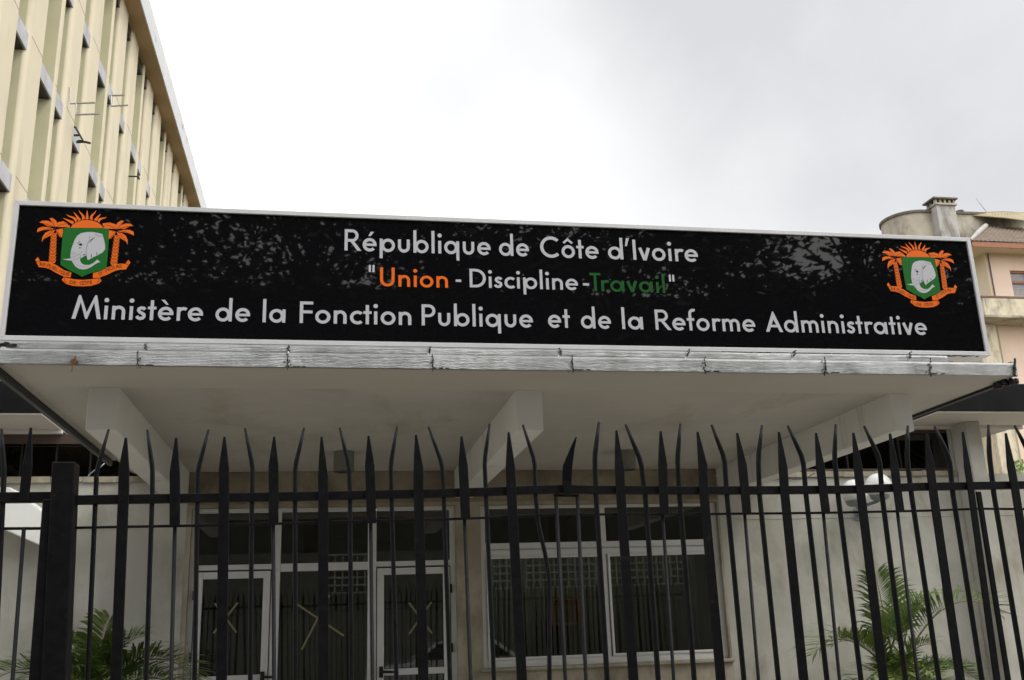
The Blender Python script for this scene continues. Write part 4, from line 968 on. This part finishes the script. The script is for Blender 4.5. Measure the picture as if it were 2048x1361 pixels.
palm(-1.80, 8.75, [(-.8, -.2, .5, .80, 1.7, 1.28), (-.95, -.3, .35, .75, 1.5, 1.15), (.9, -.2, .6, .85, 1.9, 1.3), (-.7, -.2, .6, .62, 1.5, 1.22), (.65, -.15, .75, .6, 1.5, 1.25), (.15, -.1, 1, .42, .9, 1.4), (-.25, -.2, 1, .45, 1.6, 1.28), (.85, -.3, .35, .72, 1.4, 1.25), (-.5, -.4, .5, .6, 1.5, 1.15), (.3, -.5, .6, .6, 1.6, 1.15), (-.1, -.5, .8, .5, 1.7, 1.2), (.55, .1, .5, .6, 1.5, 1.2), (-.85, .1, .4, .6, 1.3, 1.15), (.05, -.3, .9, .5, 1.8, 1.25), (.9, -.1, .2, .6, 1.1, 1.1), (-.6, .0, .9, .55, 1.8, 1.25), (.4, .1, 1, .5, 1.6, 1.3), (.75, -.5, .5, .6, 1.6, 1.15), (-.3, -.6, .5, .6, 1.6, 1.1), (-.95, -.2, .15, .55, .9, 1.1), (.2, -.7, .3, .6, 1.2, 1.05), (1, .1, .0, .6, .9, 1.05)],
     'dense areca palm beside the left gate post at the lower left', 9)

# ------------------------------------------------------------------ across the street (mirrored in the sign and the glass)
def tree(x, y, h, R_, label, seed, zc):
    rr_ = random.Random(seed); t = thing('street_tree', label, 'tree', (x, y, 0), 'trees across the street')
    tk = MB().tube([(x, y, 0), (x + .1, y, h * .25), (x - .1, y + .1, h * .5), (x + .1, y, h * .8)], [.32, .26, .2, .07], 10)
    cl = []
    for k in range(46):
        a = rr_.random() * 2 * PI; e = rr_.uniform(-.5, 1); rr0 = R_ * rr_.uniform(.35, 1) * math.sqrt(max(.05, 1 - e * e * .8)); c_ = Vector((x + rr0 * math.cos(a), y + rr0 * math.sin(a), zc + e * R_ * .75)); cl.append(c_)
        tk.tube([(x, y, max(1.5, c_.z - R_ * .55)), ((x + c_.x) / 2, (y + c_.y) / 2, c_.z - R_ * .2), c_], [.05, .03, .01], 5)
    tk.build('trunk', M_bark, t)
    q = MB()
    for c_ in cl:
        s0 = rr_.uniform(.6, 1.1)
        for j in range(360):
            p = c_ + Vector((rr_.gauss(0, s0), rr_.gauss(0, s0), rr_.gauss(0, s0 * .30))); a, b_ = rr_.random() * PI * 2, rr_.uniform(-.6, .6); L = rr_.uniform(.09, .20)
            d = Vector((math.cos(a) * math.cos(b_), math.sin(a) * math.cos(b_), math.sin(b_))); n_ = d.cross(Vector((rr_.gauss(0, 1), rr_.gauss(0, 1), 1))).normalized() * L * .42
            q.add([p - d * L, p + n_, p + d * L, p - n_], [(0, 1, 2, 3)])
    q.build('crown', M_tleaf, t)
tree(-7.5, -9.5, 14, 4.6, 'dark leafy street tree mirrored at the left end of the sign', 1, 8.5)
tree(-.5, -10.5, 14, 4.6, 'dark leafy street tree mirrored in the middle left of the sign', 2, 9.2)
tree(6.5, -9.5, 14, 4.6, 'dark leafy street tree mirrored in the middle right of the sign', 3, 8.3)
tree(13, -10, 15, 5, 'dark leafy street tree mirrored at the right end of the sign', 4, 9.0)
tree(19.5, -9, 14, 5, 'dark leafy street tree standing furthest right across the street', 6, 8.6)
# perforated block wall
bwl = thing('breeze_block_wall', 'pale perforated block wall across the street mirrored in the large window', 'wall', (4, -9.2, 0))
MB().box(-16, 26, -8.9, -8.7, 0, 2.7).build('solid_base', mat('wall_pier', (.20, .20, .17), stain=(.12, .12, .10)), bwl)
M_block = mat('block_paint', (.62, .61, .54)); M_pier = mat('wall_pier', (.20, .20, .17), stain=(.12, .12, .10)); xe = -16
for pa, pb in ((655, 745), (985, 1022), (1052, 1372)):
    xa, xb = X(pa, 1130, 27.9), X(pb, 1130, 27.9); n = round((xb - xa) / .2); q = MB()
    for k in range(n + 1): q.box(xa + k * .2 - .02, xa + k * .2 + .02, -8.88, -8.72, 2.7, 3.75)
    for k in range(6): q.box(xa, xa + n * .2, -8.9, -8.7, 2.73 + k * .2 - .02, 2.73 + k * .2 + .02)
    q.build('block_lattice', M_block, bwl); MB().box(xe, xa - .03, -8.9, -8.7, 2.701, 3.8).build('pier', M_pier, bwl); xe = xa + n * .2 + .03
MB().box(xe, 26, -8.9, -8.7, 2.701, 3.8).build('pier', M_pier, bwl)
MB().box(-22, 30, -13.9, -13.5, 0, 10.4).build('added_rear_wall', M_inwall, bwl)  # unseen wall, added this tall to keep the sign's lower reflection dark
# parked car across the road
car = thing('parked_car', 'white parked car across the road mirrored in the right door glass', 'car', (2.2, -5.2, 0))
def car_profile(sc=1.0, w0=0.): pass
prof = [(-2.1, .35), (-2.15, .75), (-1.95, .92), (-1.1, 1.0), (-.55, 1.42), (.75, 1.46), (1.35, 1.05), (2.0, .98), (2.12, .7), (2.08, .35)]
cb = fixn(MB().prism([(3.0 + a, -5.9, c_) for a, c_ in prof], 0, (0, 1.65, 0)).build('body', M_carpaint, car, bevel=.08, seg=4))
MB().prism([(3.0 + a, -4.243, c_) for a, c_ in ((-.95, 1.03), (-.5, 1.37), (.68, 1.40), (1.15, 1.06))], 0, (0, .004, 0)).build('side_window', M_glass_and_shade, car)
for xx in (1.65, 4.3):
    for yy in (-5.85, -4.45):
        o_ = MB(); o_.tube([(xx, yy, .32), (xx, yy + .22, .32)], .32, 24); o_.build('wheel', M_tyre, car)

# ------------------------------------------------------------------ sky and sun
SUN_EL, SUN_AZ = math.radians(50), math.radians(128)     # azimuth clockwise from +Y
wd = bpy.data.worlds.new('World'); S.world = wd; wd.use_nodes = True; nt = wd.node_tree; bg = nt.nodes['Background']
sky = nt.nodes.new('ShaderNodeTexSky'); sky.sky_type = 'NISHITA'; sky.sun_disc = False; sky.sun_elevation = SUN_EL; sky.sun_rotation = SUN_AZ
tc = nt.nodes.new('ShaderNodeTexCoord')
def wnoise(scale, detail, rough, off, dist=0.):
    mp = nt.nodes.new('ShaderNodeMapping'); mp.inputs['Location'].default_value = off; nt.links.new(tc.outputs['Generated'], mp.inputs[0])
    n = nt.nodes.new('ShaderNodeTexNoise'); n.inputs['Scale'].default_value = scale; n.inputs['Detail'].default_value = detail; n.inputs['Roughness'].default_value = rough; n.inputs['Distortion'].default_value = dist
    nt.links.new(mp.outputs[0], n.inputs['Vector']); return n.outputs['Fac']
def lobe(px, py, lo, hi):         # soft cloud bank round one direction of the sky
    d = ray(px, py).normalized(); n = nt.nodes.new('ShaderNodeVectorMath'); n.operation = 'DOT_PRODUCT'; nm = nt.nodes.new('ShaderNodeVectorMath'); nm.operation = 'NORMALIZE'
    nt.links.new(tc.outputs['Generated'], nm.inputs[0]); nt.links.new(nm.outputs[0], n.inputs[0]); n.inputs[1].default_value = d
    mr = nt.nodes.new('ShaderNodeMapRange'); mr.interpolation_type = 'SMOOTHSTEP'; mr.inputs[1].default_value = math.cos(math.radians(lo)); mr.inputs[2].default_value = math.cos(math.radians(hi)); nt.links.new(n.outputs['Value'], mr.inputs[0]); return mr.outputs[0]
cn = wnoise(2.6, 6, .55, (1.3, .2, .5), .5); cf = wnoise(6.5, 5, .5, (4.3, 2.2, .5), .3)
def lin(a, k, c=0.): return math_n(nt, 'ADD', math_n(nt, 'MULTIPLY', a, k), c)
tot = lin(lobe(1850, 60, 24, 4), .95)
tot = math_n(nt, 'ADD', tot, lin(lobe(880, 110, 7, 1), .22))
tot = math_n(nt, 'ADD', tot, lin(lobe(1300, -150, 11, 2), .30))
tot = math_n(nt, 'ADD', tot, lin(lobe(1650, 380, 7, 1), -.15))
tot = math_n(nt, 'ADD', tot, lin(cn, .9, -.47)); tot = math_n(nt, 'ADD', tot, lin(cf, .4, -.2))
col = ramp(nt, tot, [(0., (14.5, 14.5, 14.7)), (.22, (11.0, 11.0, 11.1)), (.50, (10.0, 10.05, 10.1)), (1., (7.7, 7.75, 7.95))])
vd = nt.nodes.new('ShaderNodeVectorMath'); vd.operation = 'DOT_PRODUCT'; vn = nt.nodes.new('ShaderNodeVectorMath'); vn.operation = 'NORMALIZE'
nt.links.new(tc.outputs['Generated'], vn.inputs[0]); nt.links.new(vn.outputs[0], vd.inputs[0]); sd = Vector((.45, -.78, .42)).normalized(); vd.inputs[1].default_value = sd
mr = nt.nodes.new('ShaderNodeMapRange'); mr.interpolation_type = 'SMOOTHSTEP'; mr.inputs[1].default_value = math.cos(math.radians(62)); mr.inputs[2].default_value = math.cos(math.radians(8)); nt.links.new(vd.outputs['Value'], mr.inputs[0])
col = mixc(nt, mr.outputs[0], col, (30., 30., 29.))
nt.links.new(mixc(nt, .93, sky.outputs[0], col), bg.inputs[0]); bg.inputs[1].default_value = .1
sun = bpy.data.lights.new('sun', 'SUN'); sun.energy = 1.2; sun.angle = math.radians(14); sun.color = (1, .95, .87)
so_ = bpy.data.objects.new('sun', sun); COL.objects.link(so_)
dirv = Vector((math.sin(SUN_AZ) * math.cos(SUN_EL), math.cos(SUN_AZ) * math.cos(SUN_EL), math.sin(SUN_EL)))
so_.rotation_euler = dirv.to_track_quat('Z', 'Y').to_euler()
S.view_settings.view_transform = 'Standard'; S.view_settings.look = 'None'; S.view_settings.gamma = 1; S.view_settings.exposure = 0
S.render.engine = 'CYCLES'; S.cycles.max_bounces = 8; S.cycles.transparent_max_bounces = 12; S.cycles.use_denoising = True
